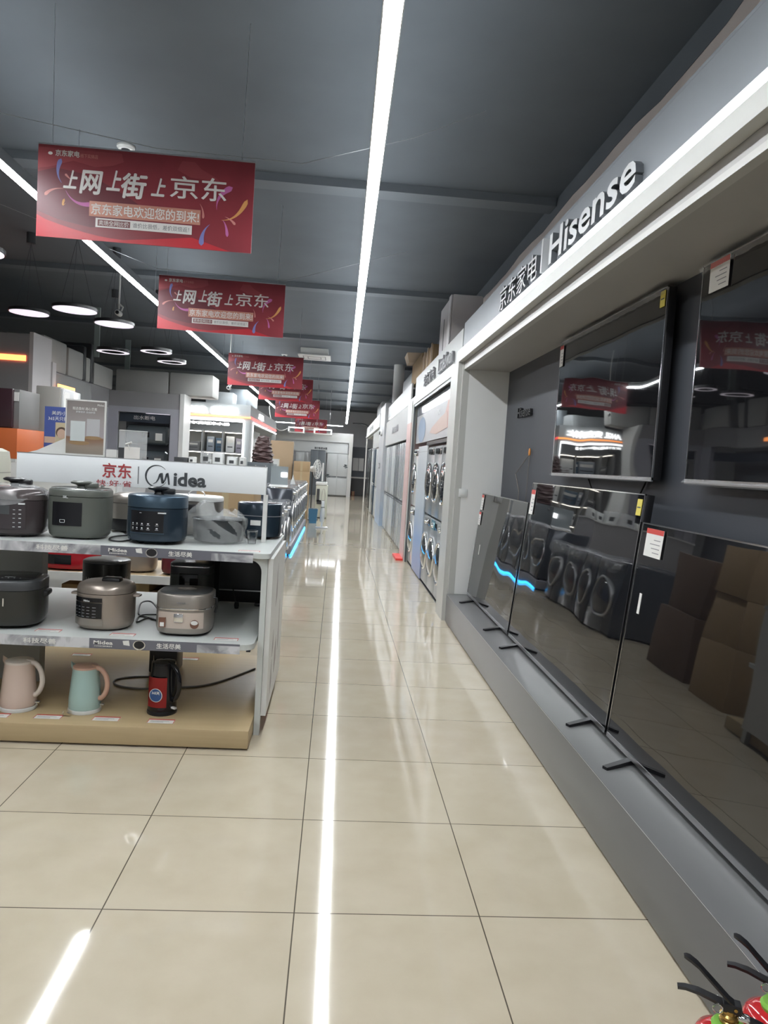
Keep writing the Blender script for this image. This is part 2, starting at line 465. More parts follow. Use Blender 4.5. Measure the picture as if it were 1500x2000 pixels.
mb = MB(M_WHITE2); mb.box(1.155, 1.235, YA - .012, YA, 1.195, 1.275, bev=.003); mb.box(1.17, 1.22, YA - .016, YA - .011, 1.21, 1.26, bev=.002)
solo(mb, 'light_switch', 'white wall switch on the side wall of the television alcove', 'switch', (1.195, YA, 1.195))


def hang_tag(root, y, z, w, h, x, tiltx=0):
    mb = MB(M_PAPER, M_TAGRED, M_INK2)
    mb.box(x - .002, x, y, y + w, z, z + h, 0)
    mb.box(x - .003, x - .002, y, y + w, z + h * .82, z + h, 1)
    for k in range(4): mb.box(x - .0026, x - .002, y + w * .12, y + w * (.5 + .1 * (k % 3)), z + h * (.15 + .15 * k), z + h * (.18 + .15 * k), 2)
    return mb


def television(label, y0, y1, zb, h, x, lean, feet=True, price=None, yellow=None, sticker=None, group=None, film=False):
    """screen faces -x; local frame: origin at base near-end corner"""
    t = thing('television', label, 'television', (x, y0, zb), 0, group)
    t.rotation_euler = (0, lean, 0)
    w = y1 - y0
    MB(M_BLACK).box(.006, .045, 0, w, .0, h, bev=.004).box(.04, .075, w * .2, w * .8, h * .08, h * .6, bev=.01).done('casing', t)
    MB(M_TV).box(.0, .0058, .006, w - .006, .014, h - .006).done('screen', t)
    mb = MB(M_ALU); mb.box(-.003, .006, 0, w, -.006, .0135); mb.done('lower_bezel', t)
    mb = MB(M_CHROME); mb.box(-.002, .006, 0, w, h - .0055, h); mb.box(-.002, .006, 0, .005, 0, h); mb.box(-.002, .006, w - .005, w, 0, h); mb.done('rim', t)
    if feet:
        c, s_ = math.cos(-lean), math.sin(-lean)
        for yy in feet:
            mb = MB(M_BLACK)
            for sgn in (-1, 1):
                p = [(0.02, yy, -.004), (.02 + sgn * .15, yy + .07 * sgn, -.016)]
                a = Vector(p[0]); b = Vector(p[1]); d = (b - a).normalized(); q = Vector((-d.y, d.x, 0)).normalized() * .016
                mb.prism([a - q, b - q * .8, b + q * .8, a + q], (0, 0, -.013))
            mb.box(.008, .032, yy - .03, yy + .03, -.02, .0)
            f = mb.done('foot', t); f.rotation_euler = (0, -lean, 0)
    if price:
        for (yy, zz, ww, hh) in price: hang_tag(t, yy, zz, ww, hh, -.006).done('price_tag', t)['label'] = 'white price card with red heading'
    if yellow:
        yy, zz = yellow
        mb = MB(M_YEL, M_INK); mb.box(-.005, -.003, yy, yy + .05, zz, zz + .075); mb.box(-.0054, -.005, yy + .007, yy + .043, zz + .034, zz + .040, 1); mb.done('energy_label', t)
    if sticker:
        yy, zz = sticker
        mb = MB(M_PAPER); mb.box(-.0016, -.0004, yy, yy + .022, zz, zz + .09); mb.done('barcode_sticker', t)
    if film:
        for zz, hh in ((-.012, .022), (h - .035, .04)):
            mb = MB(M_FILM); rs = []
            for k in range(70):
                y = w * k / 69; a = random.uniform(-.006, .006)
                rs.append([Vector((-.010 + a, y, zz)), Vector((-.016 - abs(a), y, zz + hh * .5)), Vector((-.008 + a, y, zz + hh + a))])
            mb.rings(rs, 0, closed=False, cap=False); mb.done('protective_film', t)
    return t


LEAN = R(5.0)
television('dark reflective television standing on the plinth, farthest one, next to the white side wall', 5.02, 6.62, .298, .955, 1.288, LEAN, (.25, 1.3), [(1.48, .80, .09, .14), (1.49, .66, .085, .12)], None, (1.36, .40))
television('large reflective television standing in the middle of the plinth with yellow label at its corner', 3.13, 4.98, .298, 1.10, 1.29, LEAN, (.20, 1.62), [(1.73, .88, .09, .17)], (.012, 1.0), None)
television('nearest standing television, partly cut off by the edge of the photo', 1.35, 3.10, .298, .975, 1.288, LEAN, (.28, 1.5), [(1.52, .835, .16, .12)], None, (1.64, .58))
television('wall mounted television above the two far standing screens, wrapped in film with yellow label', 3.28, 4.86, 1.458, .90, 1.475, 0, None, [(1.50, .73, .07, .14)], (.015, .81), None, film=True)
television('nearest wall mounted television, cut off by the right edge of the photo', 1.38, 2.96, 1.458, .90, 1.475, 0, None, [(1.36, .77, .145, .12)], None, None, film=True)
# wall bracket behind + cable with orange end
mb = MB(M_CORDG, mat('orange_plastic', (.55, .22, .05), .4))
p = at(1034, 888, x=1.545); q = at(1013, 960, x=1.54); r_ = at(1007, 925, x=1.54)
mb.tube([p, p + Vector((0, .06, -.02)), r_, q, q + Vector((0, 0, -.25))], .004, 6, 0)
mb.lathe([(.0, -.03), (.012, -.025), (.015, 0), (.011, .025), (0, .035)], p + Vector((0, 0, .02)), 12, 1, sx=.7)
mb.tube([p, p + Vector((0, .01, -.3)), p + Vector((0, .02, -.45))], .003, 6, 0)
solo(mb, 'signal_cable', 'thin grey cable with an orange end hanging on the dark alcove wall', 'cable', p)
mb = MB(M_CORD)
for (u, v, u2, v2) in ((1149, 935, 1160, 968), (1262, 940, 1250, 965)):
    a = at(u, v, x=1.55); b = at(u2, v2, x=1.55); mb.tube([a + Vector((0, 0, .1)), a, b, b - Vector((0, 0, .2))], .005, 6)
solo(mb, 'power_cables', 'two black power leads hanging below the far wall mounted television', 'cable', at(1149, 935, x=1.53))
sp = MB(M_CLEAR, M_INK2).box(1.17, 1.172, 1.75, 2.15, .272, .2725); sp.bm.free()

# ================================================================== HANGING BANNERS
M_BRED = mat('banner_red', (.235, .034, .045), .3, noise=.45, nscale=2.5)
M_BRED2 = mat('banner_bright_red', (.50, .032, .045), .3)
M_BMAR = mat('banner_maroon', (.14, .026, .036), .3, noise=.2)
M_BMID = mat('banner_mid_red', (.31, .058, .068), .3)
M_BTXT = mat('banner_white', (.70, .68, .66), .4)
M_BTAN = mat('banner_tan', (.52, .24, .18), .4)
M_DBLUE = mat('drop_blue', (.19, .20, .46), .4); M_DPINK = mat('drop_pink', (.50, .14, .36), .4); M_DORG = mat('drop_orange', (.62, .30, .10), .4); M_DPEACH = mat('drop_peach', (.55, .22, .20), .4)
BW, BH = 1.19, .50
ban = thing('hanging_banner', 'red hanging banner with white lettering, nearest and largest, at the left', 'banner', (0, 0, 0), 0, None)
MB(M_BRED).box(-BW / 2, BW / 2, -.004, .004, 0, BH).done('board', ban)


def bp(u, v): return (-BW / 2 + u * BW, BH * (1 - v))


def flat(mbx, pts, y, m=0, th=.0004):
    mbx.prism([(p[0], y, p[1]) for p in pts], (0, -th, 0), m)


mb = MB(M_BRED2, M_BMAR, M_BMID)
ell = [bp(.46 + .52 * math.cos(a), .34 + .62 * math.sin(a)) for a in [2 * PI * k / 48 for k in range(48)]]
clip = [(max(-BW / 2, min(BW / 2, p[0])), max(0, min(BH, p[1]))) for p in ell]
bot = [bp(0, .76)] + [bp(u, .78 + .19 * math.sin(min(1, u / .42) * PI / 2)) for u in [.04, .1, .16, .22, .28, .34, .4]] + [bp(.55, .93), bp(.72, .88), bp(.9, 1), bp(0, 1)]
flat(mb, bot, -.0042, 0)
flat(mb, [bp(.0, .30), bp(.08, .24), bp(.2, .28), bp(.3, .36), bp(.42, .5), bp(.5, .62), bp(.4, .80), bp(.25, .86), bp(.1, .80), bp(0, .72)], -.0042, 1)
flat(mb, [bp(.0, .03), bp(.2, .03), bp(.38, .03), bp(.39, .12), bp(.34, .17), bp(.26, .2), bp(.16, .15), bp(.05, .24), bp(0, .26)], -.0042, 2)
flat(mb, [bp(.66, .05), bp(.72, .05), bp(.75, .12), bp(.82, .2), bp(.84, .24), bp(.7, .22), bp(.64, .15)], -.0042, 2)
mb.done('printed_waves', ban)


def drop(u0, v0, u1, v1, u2, v2, w):
    """a curved tapered splash from a thin start to a round end"""
    pl, pr = [], []; n = 14
    for k in range(n + 1):
        s_ = k / n; u = (1 - s_) ** 2 * u0 + 2 * s_ * (1 - s_) * u1 + s_ * s_ * u2; v = (1 - s_) ** 2 * v0 + 2 * s_ * (1 - s_) * v1 + s_ * s_ * v2
        du = 2 * (1 - s_) * (u1 - u0) + 2 * s_ * (u2 - u1); dv = (2 * (1 - s_) * (v1 - v0) + 2 * s_ * (v2 - v1)) * .42
        l = math.hypot(du, dv) or 1
        ww = w * (s_ ** 1.3) * math.sqrt(max(0, 1 - max(0, (s_ - .82) / .18) ** 2)) + .0006
        nx, ny = -dv / l, du / l
        pl.append(bp(u + nx * ww, v + ny * ww / .42)); pr.append(bp(u - nx * ww, v - ny * ww / .42))
    return pl + pr[::-1]


for col, ds in ((M_DBLUE, [(.11, .40, .075, .30, .105, .14, .012), (.80, .72, .76, .80, .765, .96, .014)]), (M_DPINK, [(.13, .48, .17, .66, .26, .60, .012), (.83, .55, .82, .38, .90, .29, .016), (.86, .66, .88, .70, .885, .84, .008)]),
                (M_DORG, [(.855, .66, .93, .66, .972, .41, .012), (.13, .62, .11, .68, .125, .57, .006)]), (M_DPEACH, [(.12, .46, .06, .46, .035, .55, .009), (.75, .50, .77, .56, .768, .66, .006), (.87, .62, .90, .64, .92, .70, .007), (.16, .37, .14, .34, .125, .30, .006)])):
    for d in ds:
        mb = MB(col); flat(mb, drop(*d), -.0050, 0); mb.done('printed_splash', ban)
TXT = [('上', 205, 300, .255, .455, .3), ('网', 312, 468, .24, .50, .15), ('上', 490, 590, .217, .44, .3), ('街', 588, 765, .23, .51, .15), ('上', 790, 888, .26, .46, .3), ('京', 918, 1108, .215, .46, 0), ('东', 1130, 1300, .205, .46, 0)]
for ch, xa, xb, va, vb, sh in TXT:
    ua, ub = (xa - 35) / 1450, (xb - 35) / 1450
    a = bp(ua, vb); text(ch, (a[0], -.0055, a[1]), (ub - ua) * BW, (vb - va) * BH, M_BTXT, ban, 'printed_heading', ext=.0008, bold=.026 if sh else .008, shear=sh)
mb = MB(M_BTAN, M_BTXT, mat('banner_brown', (.20, .08, .08), .4))
a = bp(.24, .735); mb.box(a[0], a[0] + .515 * BW, -.0056, -.0044, a[1], a[1] + .165 * BH, 0, bev=.0005)
a = bp(.271, .85); mb.box(a[0], a[0] + .447 * BW, -.0062, -.0045, a[1], a[1] + .10 * BH, 1)
a = bp(.281, .835); mb.box(a[0], a[0] + .15 * BW, -.0066, -.0062, a[1], a[1] + .07 * BH, 2)
mb.done('printed_caption_panels', ban)
a = bp(.249, .715); text('京东家电欢迎您的到来!', (a[0], -.0060, a[1]), .50 * BW, .125 * BH, M_BTXT, ban, 'printed_caption', bold=.012, res=2)
a = bp(.287, .828); text('卖场全网比价', (a[0], -.0068, a[1]), .138 * BW, .056 * BH, M_BTXT, ban, 'printed_caption', ext=.0004, res=1)
a = bp(.443, .828); text('谁价比我低，差价双倍返！', (a[0], -.0066, a[1]), .262 * BW, .056 * BH, M_INK2, ban, 'printed_caption', ext=.0004, res=1)
a = bp(.078, .115); text('京东家电', (a[0], -.0055, a[1]), .11 * BW, .07 * BH, M_BTXT, ban, 'printed_caption', bold=.02, ext=.0004, res=1)
a = bp(.192, .112); text('线下实体店', (a[0], -.0055, a[1]), .08 * BW, .045 * BH, M_DPEACH, ban, 'printed_caption', ext=.0004, res=1)
mb = MB(M_BTXT); mb.lathe([(.012, -.0058), (.012, -.0045)], (bp(.055, .09)[0], 0, bp(.055, .09)[1]), 16, axis='y', sx=1, sy=.7); mb.done('printed_emblem', ban)
mw = MB(M_ALU)
mw.box(-BW / 2, BW / 2, -.006, .006, BH, BH + .008); mw.done('top_rail', ban)
# six banners one behind another
BL = ['red hanging banner with white lettering, nearest and largest, at the left', 'second red hanging banner from the front', 'third red hanging banner from the front', 'fourth red hanging banner, mostly hidden behind the third', 'fifth red hanging banner from the front', 'last and smallest red hanging banner, above the far fridge display']
for i, (xc, y, zb, rz) in enumerate([(-1.155, 4.22, 2.605, R(0)), (-1.19, 7.07, 2.615, R(1)), (-1.23, 11.7, 2.58, R(0)), (-1.235, 16.2, 2.74, R(-1)), (-1.16, 19.6, 2.57, 0), (-1.06, 27.0, 2.50, 0)]):
    if i == 0: o = ban; o.location = (xc, y, zb); o.rotation_euler = (0, 0, rz)
    else: o = dup(ban, (xc, y, zb), rz, BL[i])
    o['group'] = 'red banners hanging in a row'
    for sx in (-.52, .52):
        MB(M_ALU).tube([(sx, 0, BH + .008), (sx * 1.02, 0, ZC - zb)], .0015, 5).done('hanging_wire', o)
# long suspension wires across the ceiling
for (pts, lab) in (([(-3.6, 3.6, 3.55), (-1.9, 4.1, 3.20), (-1.1, 4.2, 3.13), (-.3, 4.3, 3.16), (.35, 4.5, 3.45), (.8, 4.6, 3.7)], 'thin sagging wire above the nearest red banner'), ([(-3.2, 6.9, 3.6), (-1.8, 7.05, 3.17), (-.6, 7.1, 3.16), (.6, 7.3, 3.6)], 'thin sagging wire above the second red banner')):
    P_ = []
    for k in range(len(pts) - 1):
        for j in range(4): P_.append(Vector(pts[k]).lerp(Vector(pts[k + 1]), j / 4))
    P_.append(Vector(pts[-1]))
    solo(MB(mat('wire_grey', (.30, .31, .32), .5)).tube(P_, .0022, 5), 'suspension_wire', lab, 'wire', pts[0])

# ================================================================== ceiling fittings on the left
def disc_light(c, r, lab, ring=False, g=None):
    t = thing('pendant_light', lab, 'light', c, 0, g)
    if ring:
        n = 48; mb = MB(M_BLACK); ml = MB(M_LAV)
        for mbx, r0, r1, z0, z1 in ((mb, r * .70, r, .003, .05), (ml, r * .71, r * .99, 0, .0028)):
            rs = [[Vector((q * math.cos(2 * PI * k / n), q * math.sin(2 * PI * k / n), z)) for k in range(n)] for q, z in ((r0, z0), (r1, z0), (r1, z1), (r0, z1), (r0, z0))]
            mbx.rings(rs, 0, cap=False)
        mb.done('ring_body', t); ml.done('diffuser', t)
    else:
        MB(M_BLACK).lathe([(r, .002), (r, .035), (r * .97, .04)], n=48).done('drum', t)
        MB(M_LAV).lathe([(r * .95, -.004), (r * .95, .003)], n=48).done('diffuser', t)
    mw = MB(M_DARK)
    for k in range(3): a = 2 * PI * k / 3; mw.tube([(r * .8 * math.cos(a), r * .8 * math.sin(a), .035), (0, 0, ZC - c[2] - .12)], .002, 5)
    mw.lathe([(.05, ZC - c[2] - .12), (.05, ZC - c[2])], n=16); mw.done('hanger', t)
    return t


disc_light((-3.00, 8.30, 2.95), .24, 'round pendant light with white face, topmost of the disc lights at the left')
disc_light((-3.66, 8.70, 2.95), .22, 'round pendant light with white face, leftmost disc fully in view')
disc_light((-2.80, 9.05, 2.95), .235, 'round pendant light with white face, lowest disc, below a camera bracket')
disc_light((-3.00, 6.05, 2.95), .24, 'round pendant light half cut off by the left edge of the photo')
disc_light((-3.53, 11.4, 2.92), .24, 'thin ring pendant light, leftmost of the three rings', True)
disc_light((-2.83, 11.2, 2.94), .23, 'thin ring pendant light, middle of the three rings', True)
disc_light((-2.80, 12.1, 2.91), .23, 'thin ring pendant light, lowest of the three rings', True)

t = thing('ceiling_cassette', 'white square air conditioning cassette on the ceiling behind the third banner', 'air conditioner', (-.62, 16.0, ZC), world=True)
MB(M_WHITE).box(-.98, -.28, 15.6, 16.4, ZC - .16, ZC - .131, bev=.01).box(-.93, -.33, 15.65, 16.35, ZC - .13, ZC).done('housing', t)
mb = MB(M_INK2)
for q in (.25, .15): mb.box(-.63 - q, -.63 + q, 16 - q, 16 - q + .02, ZC - .163, ZC - .16).box(-.63 - q, -.63 - q + .02, 16 - q, 16 + q, ZC - .163, ZC - .16).box(-.63 + q - .02, -.63 + q, 16 - q, 16 + q, ZC - .163, ZC - .16).box(-.63 - q, -.63 + q, 16 + q - .02, 16 + q, ZC - .163, ZC - .16)
mb.done('grille', t)
for (u, v, z, lab) in ((246, 285, ZC, 'small white smoke detector on the dark ceiling above the nearest banner'), (556, 692, ZC, 'small white smoke detector above the third banner')):
    p = at(u, v, z=z)
    mb = MB(M_WHITE, M_DARK).lathe([(.055, -.03), (.07, -.015), (.07, 0)], p, 24).lathe([(.03, -.045), (.035, -.03)], p, 16, 1)
    solo(mb, 'smoke_detector', lab, 'smoke detector', p)
for (u, v, y, lab) in ((232, 612, 9.6, 'white security camera hanging above the lowest disc light'), (447, 758, 13.2, 'small white spotlight at the lower left corner of the third banner')):
    p = at(u, v, y=y); t = thing('security_camera', lab, 'camera', p)
    MB(M_WHITE).tube([(0, 0, ZC - p.z), (0, 0, .05)], .012, 8).tube([(0, 0, .12), (.05, 0, .08), (.03, 0, .03)], .012, 8).done('bracket', t)
    MB(M_WHITE).lathe([(.03, -.07), (.035, -.06), (.035, .05), (.028, .06)], (0, 0, 0), 16, axis='y').done('body', t)
    MB(M_BLACK).lathe([(.022, -.074), (.022, -.0701)], (0, 0, 0), 16, axis='y').done('lens', t)
# pale hangers below the beams
for (u, v0, v1, y, lab) in ((188, 668, 697, 12.9, 'pale strip hanging from the ceiling between the disc and ring lights'), (248, 710, 727, 16.4, 'small pale strip hanging from the ceiling right of the ring lights')):
    x0, x1, z0, z1 = rect(u - 5, v0, u + 5, v1, y)
    solo(MB(mat('pale_green', (.28, .34, .33), .6)).box(x0, x1, y, y + .04, z0, ZC), 'hanging_strip', lab, 'hanger', ((x0 + x1) / 2, y, z0))

# ================================================================== MIDEA STAND (front left)
YS0, YS1, YC_ = 3.67, 4.66, 4.17
XE = -.315
t = thing('display_stand', 'white double-sided shelf stand with a lettered header board and pale wooden base, front left', 'display stand', (-1.5, YC_, 0), world=True)
XW = -3.2
MB(M_WOOD).box(XW, -.36, 3.49, 4.88, .01, .10, bev=.003).done('wooden_base', t)
MB(M_BLACK).box(XW + .03, -.39, 3.52, 4.85, 0, .01).done('plinth_foot', t)


def rshelf(z0, z1, y0, y1, x1, r):
    pts = [(XW, y0, z0)]
    for k in range(7):
        a = -PI / 2 + PI / 2 * k / 6; pts.append((x1 - r + r * math.cos(a), y0 + r + r * math.sin(a), z0))
    for k in range(7):
        a = PI / 2 * k / 6; pts.append((x1 - r + r * math.cos(a), y1 - r + r * math.sin(a), z0))
    pts.append((XW, y1, z0))
    return MB(M_SHELF).prism(pts, (0, 0, z1 - z0))


rshelf(.934, .96, YS0, YS1, XE, .025).done('top_shelf', t)
rshelf(.487, .515, 3.55, 4.80, -.365, .055).done('lower_shelf', t)
mb = MB(M_SHELF)      # end frame: two uprights and a rounded head
for (ya, yb) in ((3.70, 3.74), (4.58, 4.62)): MB(M_SHELF).box(-.357, -.328, ya, yb, 0, .934).done('upright', t)
pts = []
for k in range(7):
    a = PI / 2 * k / 6; pts.append((-.36 - .06 * math.sin(a) + .0, 3.72, .934 - .06 + .06 * math.cos(a)))
mb.prism([(-.3571, 3.70, .934), (-.3571, 3.70, .86)] + [(-.357 - .06 + .06 * math.cos(PI / 2 * k / 6), 3.70, .86 + .06 * math.sin(PI / 2 * k / 6) + .0) for k in range(1, 7)] + [(-.60, 3.70, .92), (-.60, 3.70, .934)], (0, .04, 0))
mb.done('corner_bracket', t)
MB(M_WHITE).box(-.327, -.300, 3.715, 4.60, .10, .93).done('end_panel', t)
mb = MB(mat('faded_print', (.42, .38, .38), .6))
for (ya, yb, za, zb) in ((4.02, 4.10, .62, .86), (3.92, 3.99, .36, .50), (4.1, 4.2, .22, .42), (3.9, 3.96, .16, .34), (4.3, 4.36, .3, .6)):
    mb.prism([(-.2995, ya, za), (-.2995, yb, za + .05), (-.2995, yb - .02, zb), (-.2995, ya + .02, zb - .06)], (.0006, 0, 0))
mb.done('faded_lettering', t)
MB(mat('grey_board', (.38, .38, .36), .5)).box(XW, -1.63, 4.15, 4.19, .10, .934).box(-1.645, -1.625, 4.13, 4.21, .10, .934).done('back_board', t)
# header board and its posts
hb = MB(mat('header_white', (.78, .80, .81), .35)).box(-1.79, -.40, 4.15, 4.19, 1.237, 1.398, bev=.002).done('header_board', t)
mb = MB(M_WHITE)
mb.box(-.412, -.388, 4.155, 4.185, .96, 1.237); mb.box(-1.80, -1.776, 4.155, 4.185, .96, 1.237); mb.done('header_post', t)
MB(M_ALU).box(-1.79, -.40, 4.149, 4.151, 1.395, 1.3985).done('header_edge_trim', t)


def on_header(u0, v0, u1, v1): return rect(u0, v0, u1, v1, 4.149)


x0, x1, z0, z1 = on_header(200, 905, 257, 934); text('京东', (x0, 4.148, z0), x1 - x0, z1 - z0, M_JDRED, hb, 'printed_lettering', bold=.018)
x0, x1, z0, z1 = on_header(188, 938, 257, 950); text('快·好·省', (x0, 4.148, z0), x1 - x0, z1 - z0, M_JDRED, hb, 'printed_lettering', res=2)
x0, x1, z0, z1 = on_header(269, 911, 271, 945); MB(M_INK2).box(x0, x1, 4.1485, 4.1499, z0, z1).done('printed_divider', hb)
x0, x1, z0, z1 = on_header(339, 924, 403, 951); text('idea', (x0, 4.148, z0), x1 - x0, z1 - z0, M_INK, hb, 'printed_lettering', bold=.03)
# ring emblem with its swept M
c = at(306, 930, y=4.149); mb = MB(M_INK)
rr = .062; P1, P2 = [], []
for k in range(41):
    a = R(40 + 290 * k / 40); w_ = .0015 + .0058 * math.sin(PI * k / 40) ** 1.5 * (1 if k < 20 else .8)
    P1.append((c.x + (rr + w_ * .5) * math.cos(a), 4.1485, c.z + (rr + w_ * .5) * math.sin(a))); P2.append((c.x + (rr - w_) * math.cos(a), 4.1485, c.z + (rr - w_) * math.sin(a)))
for k in range(40): mb.prism([P1[k], P1[k + 1], P2[k + 1], P2[k]], (0, .0012, 0))


def stroke(mbx, pts, w0, w1, y=4.1483):
    for k in range(len(pts) - 1):
        a, b = Vector((pts[k][0], 0, pts[k][1])), Vector((pts[k + 1][0], 0, pts[k + 1][1])); d = (b - a).normalized(); q = Vector((-d.z, 0, d.x))
        wa = w0 + (w1 - w0) * k / (len(pts) - 1); wb = w0 + (w1 - w0) * (k + 1) / (len(pts) - 1)
        mbx.prism([tuple(Vector((v.x, y, v.z))) for v in (a + q * wa, b + q * wb, b - q * wb, a - q * wa)], (0, .0012, 0))


def hp(u, v): p = at(u, v, y=4.149); return (p.x, p.z)


stroke(mb, [hp(299, 945), hp(305, 942), hp(309, 936), hp(313, 926)], .001, .006)
stroke(mb, [hp(315, 924), hp(316, 934), hp(318, 944)], .008, .007)
stroke(mb, [hp(318, 944), hp(322, 938), hp(326, 926)], .003, .006)
stroke(mb, [hp(327, 924), hp(329, 935), hp(330, 947)], .006, .0045)
mb.done('printed_emblem', hb)
# shelf edge advertising strips in clear holders
M_HOLD = mat('clear_holder', (.8, .82, .83), .05, alpha=.25)


def edge_strip(y, zt, zb, xend, nm):
    e_ = MB(M_MARBLE, M_STRIPART).box(XW, -1.16, y, y + .002, zb, zt, 0).box(-1.16, xend, y, y + .002, zb, zt, 1).done('edge_strip', t)
    h = zt - zb
    MB(M_MARBLE).box(xend - .21, xend, y - .0006, y, zb, zt - .01).done('printed_photo', e_)
    dx = 0 if nm == 'low' else .012
    text('Midea', (-1.139 + dx * 1.5, y - .0012, zb + h * .42), .092, h * .36, M_PAPER, e_, 'printed_lettering', bold=.02, res=2)
    text('悦享科技尽善尽美生活', (-1.135 + dx * 1.5, y - .0012, zb + h * .18), .085, h * .14, M_PAPER, e_, 'printed_lettering', res=1)
    text('科技尽善', (-1.474, y - .0012, zb + h * .26), .155, h * .52, M_PAPER, e_, 'printed_lettering', bold=.02, res=2)
    text('生活尽美', (-.836 + dx, y - .0012, zb + h * .24), .118, h * .54, M_PAPER, e_, 'printed_lettering', bold=.02, res=2)
    mb = MB(M_PAPER, M_BLACK, M_CHROME)
    cx = -.92 + dx
    mb.lathe([(.030, -.0014), (.030, -.0006)], (cx, y, zb + h * .48), 24, 2, axis='y', sy=.8); mb.lathe([(.025, -.002), (.025, -.0014)], (cx, y, zb + h * .52), 24, 1, axis='y', sy=.78)
    mb.prism([(cx - .075, y - .001, zb + h * .45), (cx - .045, y - .001, zb + h * .38), (cx - .05, y - .001, zt - .004), (cx - .08, y - .001, zt - .008)], (0, .0006, 0), 0)
    mb.done('printed_pictures', e_)
    return e_


edge_strip(3.545, .518, .468, -.43, 'low')
edge_strip(3.664, .961, .912, -.40, 'top')
MB(M_BLACK).box(-.40, -.38, 3.56, 3.60, .478, .487).done('shelf_clip', t)


# price cards lying on shelves
def card(u, v, z, w=.13, d=.055, lab='', rz=0):
    p = at(u, v, z=z)
    mb = MB(M_PAPER, M_TAGRED, M_INK2)
    mb.box(-w / 2, w / 2, -d / 2, d / 2, 0, .0015); mb.box(-w / 2, w / 2, d * .28, d / 2, .0015, .0019, 1)
    mb.box(-w / 2, -w / 2 + .003, -d / 2, d / 2, .0015, .0019, 1); mb.box(w / 2 - .003, w / 2, -d / 2, d / 2, .0015, .0019, 1)
    for k in range(2): mb.box(-w * .4, w * (.1 + .2 * k), -d * .3 + d * .25 * k, -d * .24 + d * .25 * k, .0015, .0018, 2)
    o = mb.done('price_card'); o.location = p + Vector((0, 0, .0004)); o.rotation_euler = (0, 0, rz); tag(o, lab, 'price card', 'price cards lying on the stand')
    return o


card(262, 1401, .10, lab='white price card on the wooden base, between the mint kettle and the cream kettle'.replace('between the mint kettle and the cream kettle', 'just right of the mint kettle') if False else 'price card on the wooden base between the mint and the red kettles')
card(205, 1404, .10, lab='price card on the wooden base right below the mint kettle').location = at(95, 1400, z=.1004)
card(310, 1410, .10, lab='price card on the wooden base in front of the red and black kettle')
card(0, 1395, .10, lab='price card on the wooden base at the left edge, in front of the cream kettle')
for o_, (u, v) in zip([o for o in COL.objects if o.name.startswith('price_card')], [(208, 1404), (95, 1400), (315, 1409), (-8, 1397)]): o_.location = at(u, v, z=.1004)
LB = ['price card on the wooden base, right of the mint kettle', 'price card on the wooden base, between cream and mint kettles', 'price card on the wooden base in front of the red and black kettle', 'price card on the wooden base at the left edge under the cream kettle']
for o_, l_ in zip([o for o in COL.objects if o.name.startswith('price_card')], LB): o_['label'] = l_
card(95, 1232, .5152, .12, .05, 'price card on the lower shelf, between black cooker and champagne cooker')
card(240, 1240, .5152, .12, .05, 'price card on the lower shelf, right of the champagne cooker')
card(442, 1249, .5152, .12, .05, 'price card on the lower shelf, right of the silver rice cooker')
card(487, 1077, .9602, .11, .04, 'price card on the top shelf near the stand corner')
card(160, 1279, .1004, .12, .05, 'price card on the back of the wooden base, left')
card(370, 1287, .1004, .12, .05, 'price card on the back of the wooden base, right')


# ------------------------------------------------------------------ cookers
def cooker(label, p, rx, ry, h, body, lid, e=2.3, rz=0, name='pressure_cooker', lidfrac=.26, flat_lid=False, base=.86, cat='cooker', knob=True, knobm=None, band=None, bulge=1.0):
    t = thing(name, label, cat, p, rz)
    zl = h * (1 - lidfrac)
    MB(body).lathe([(base * .97, .008), (base, .012), (.955, h * .08), (1, h * .2), (1.005 * bulge, h * .45), (1, zl - .003)], e=e, sx=rx, sy=ry, n=48).done('body', t)
    if band: MB(band).lathe([(1.002, zl - .006), (1.006, zl), (1.002, zl + .003)], e=e, sx=rx, sy=ry, n=48).done('rim_band', t)
    if flat_lid: pr = [(1.0, zl), (1.0, h * .97), (.985, h * .985), (.93, h), (.0001, h * 1.004)]
    else: pr = [(1.0, zl), (.99, zl + h * lidfrac * .35), (.94, zl + h * lidfrac * .68), (.80, zl + h * lidfrac * .88), (.5, h * .99), (.0001, h)]
    MB(lid).lathe(pr, e=e, sx=rx, sy=ry, n=48, cap=False).done('lid', t)
    mf = MB(M_BLACK)
    for a in (45, 135, 225, 315): mf.lathe([(.014, 0), (.016, .012)], (rx * .62 * math.cos(R(a)), ry * .62 * math.sin(R(a)), 0), 10)
    mf.done('foot_pads', t)
    if knob:
        km = knobm or M_BLACK
        MB(km).lathe([(.028, h * .99), (.022, h + .012), (.03, h + .02), (.055, h + .026), (.06, h + .034), (.045, h + .042), (0.001, h + .043)], sx=1, sy=.62, n=24, cap=False).box(.02, .085, -.022, .022, h + .004, h + .034, bev=.008).done('lid_knob', t)
    return t


M_CB = mat('brown_black_plastic', (.045, .036, .038), .22); M_CBL = mat('brown_lid', (.10, .085, .085), .2, .3)
M_CG = mat('sage_grey_plastic', (.098, .105, .092), .33); M_CBL2 = mat('navy_plastic', (.024, .038, .055), .22, .3); M_CBLL = mat('navy_lid', (.05, .082, .115), .28, .5)
M_CHAMP = mat('champagne_metal', (.34, .29, .25), .28, .55); M_STEEL = mat('warm_steel', (.31, .28, .25), .28, .6); M_CDK = mat('charcoal_cooker', (.030, .030, .026), .28)
ZT = .9605


def fix(u, v, z): p = at(u, v, z=z); return p


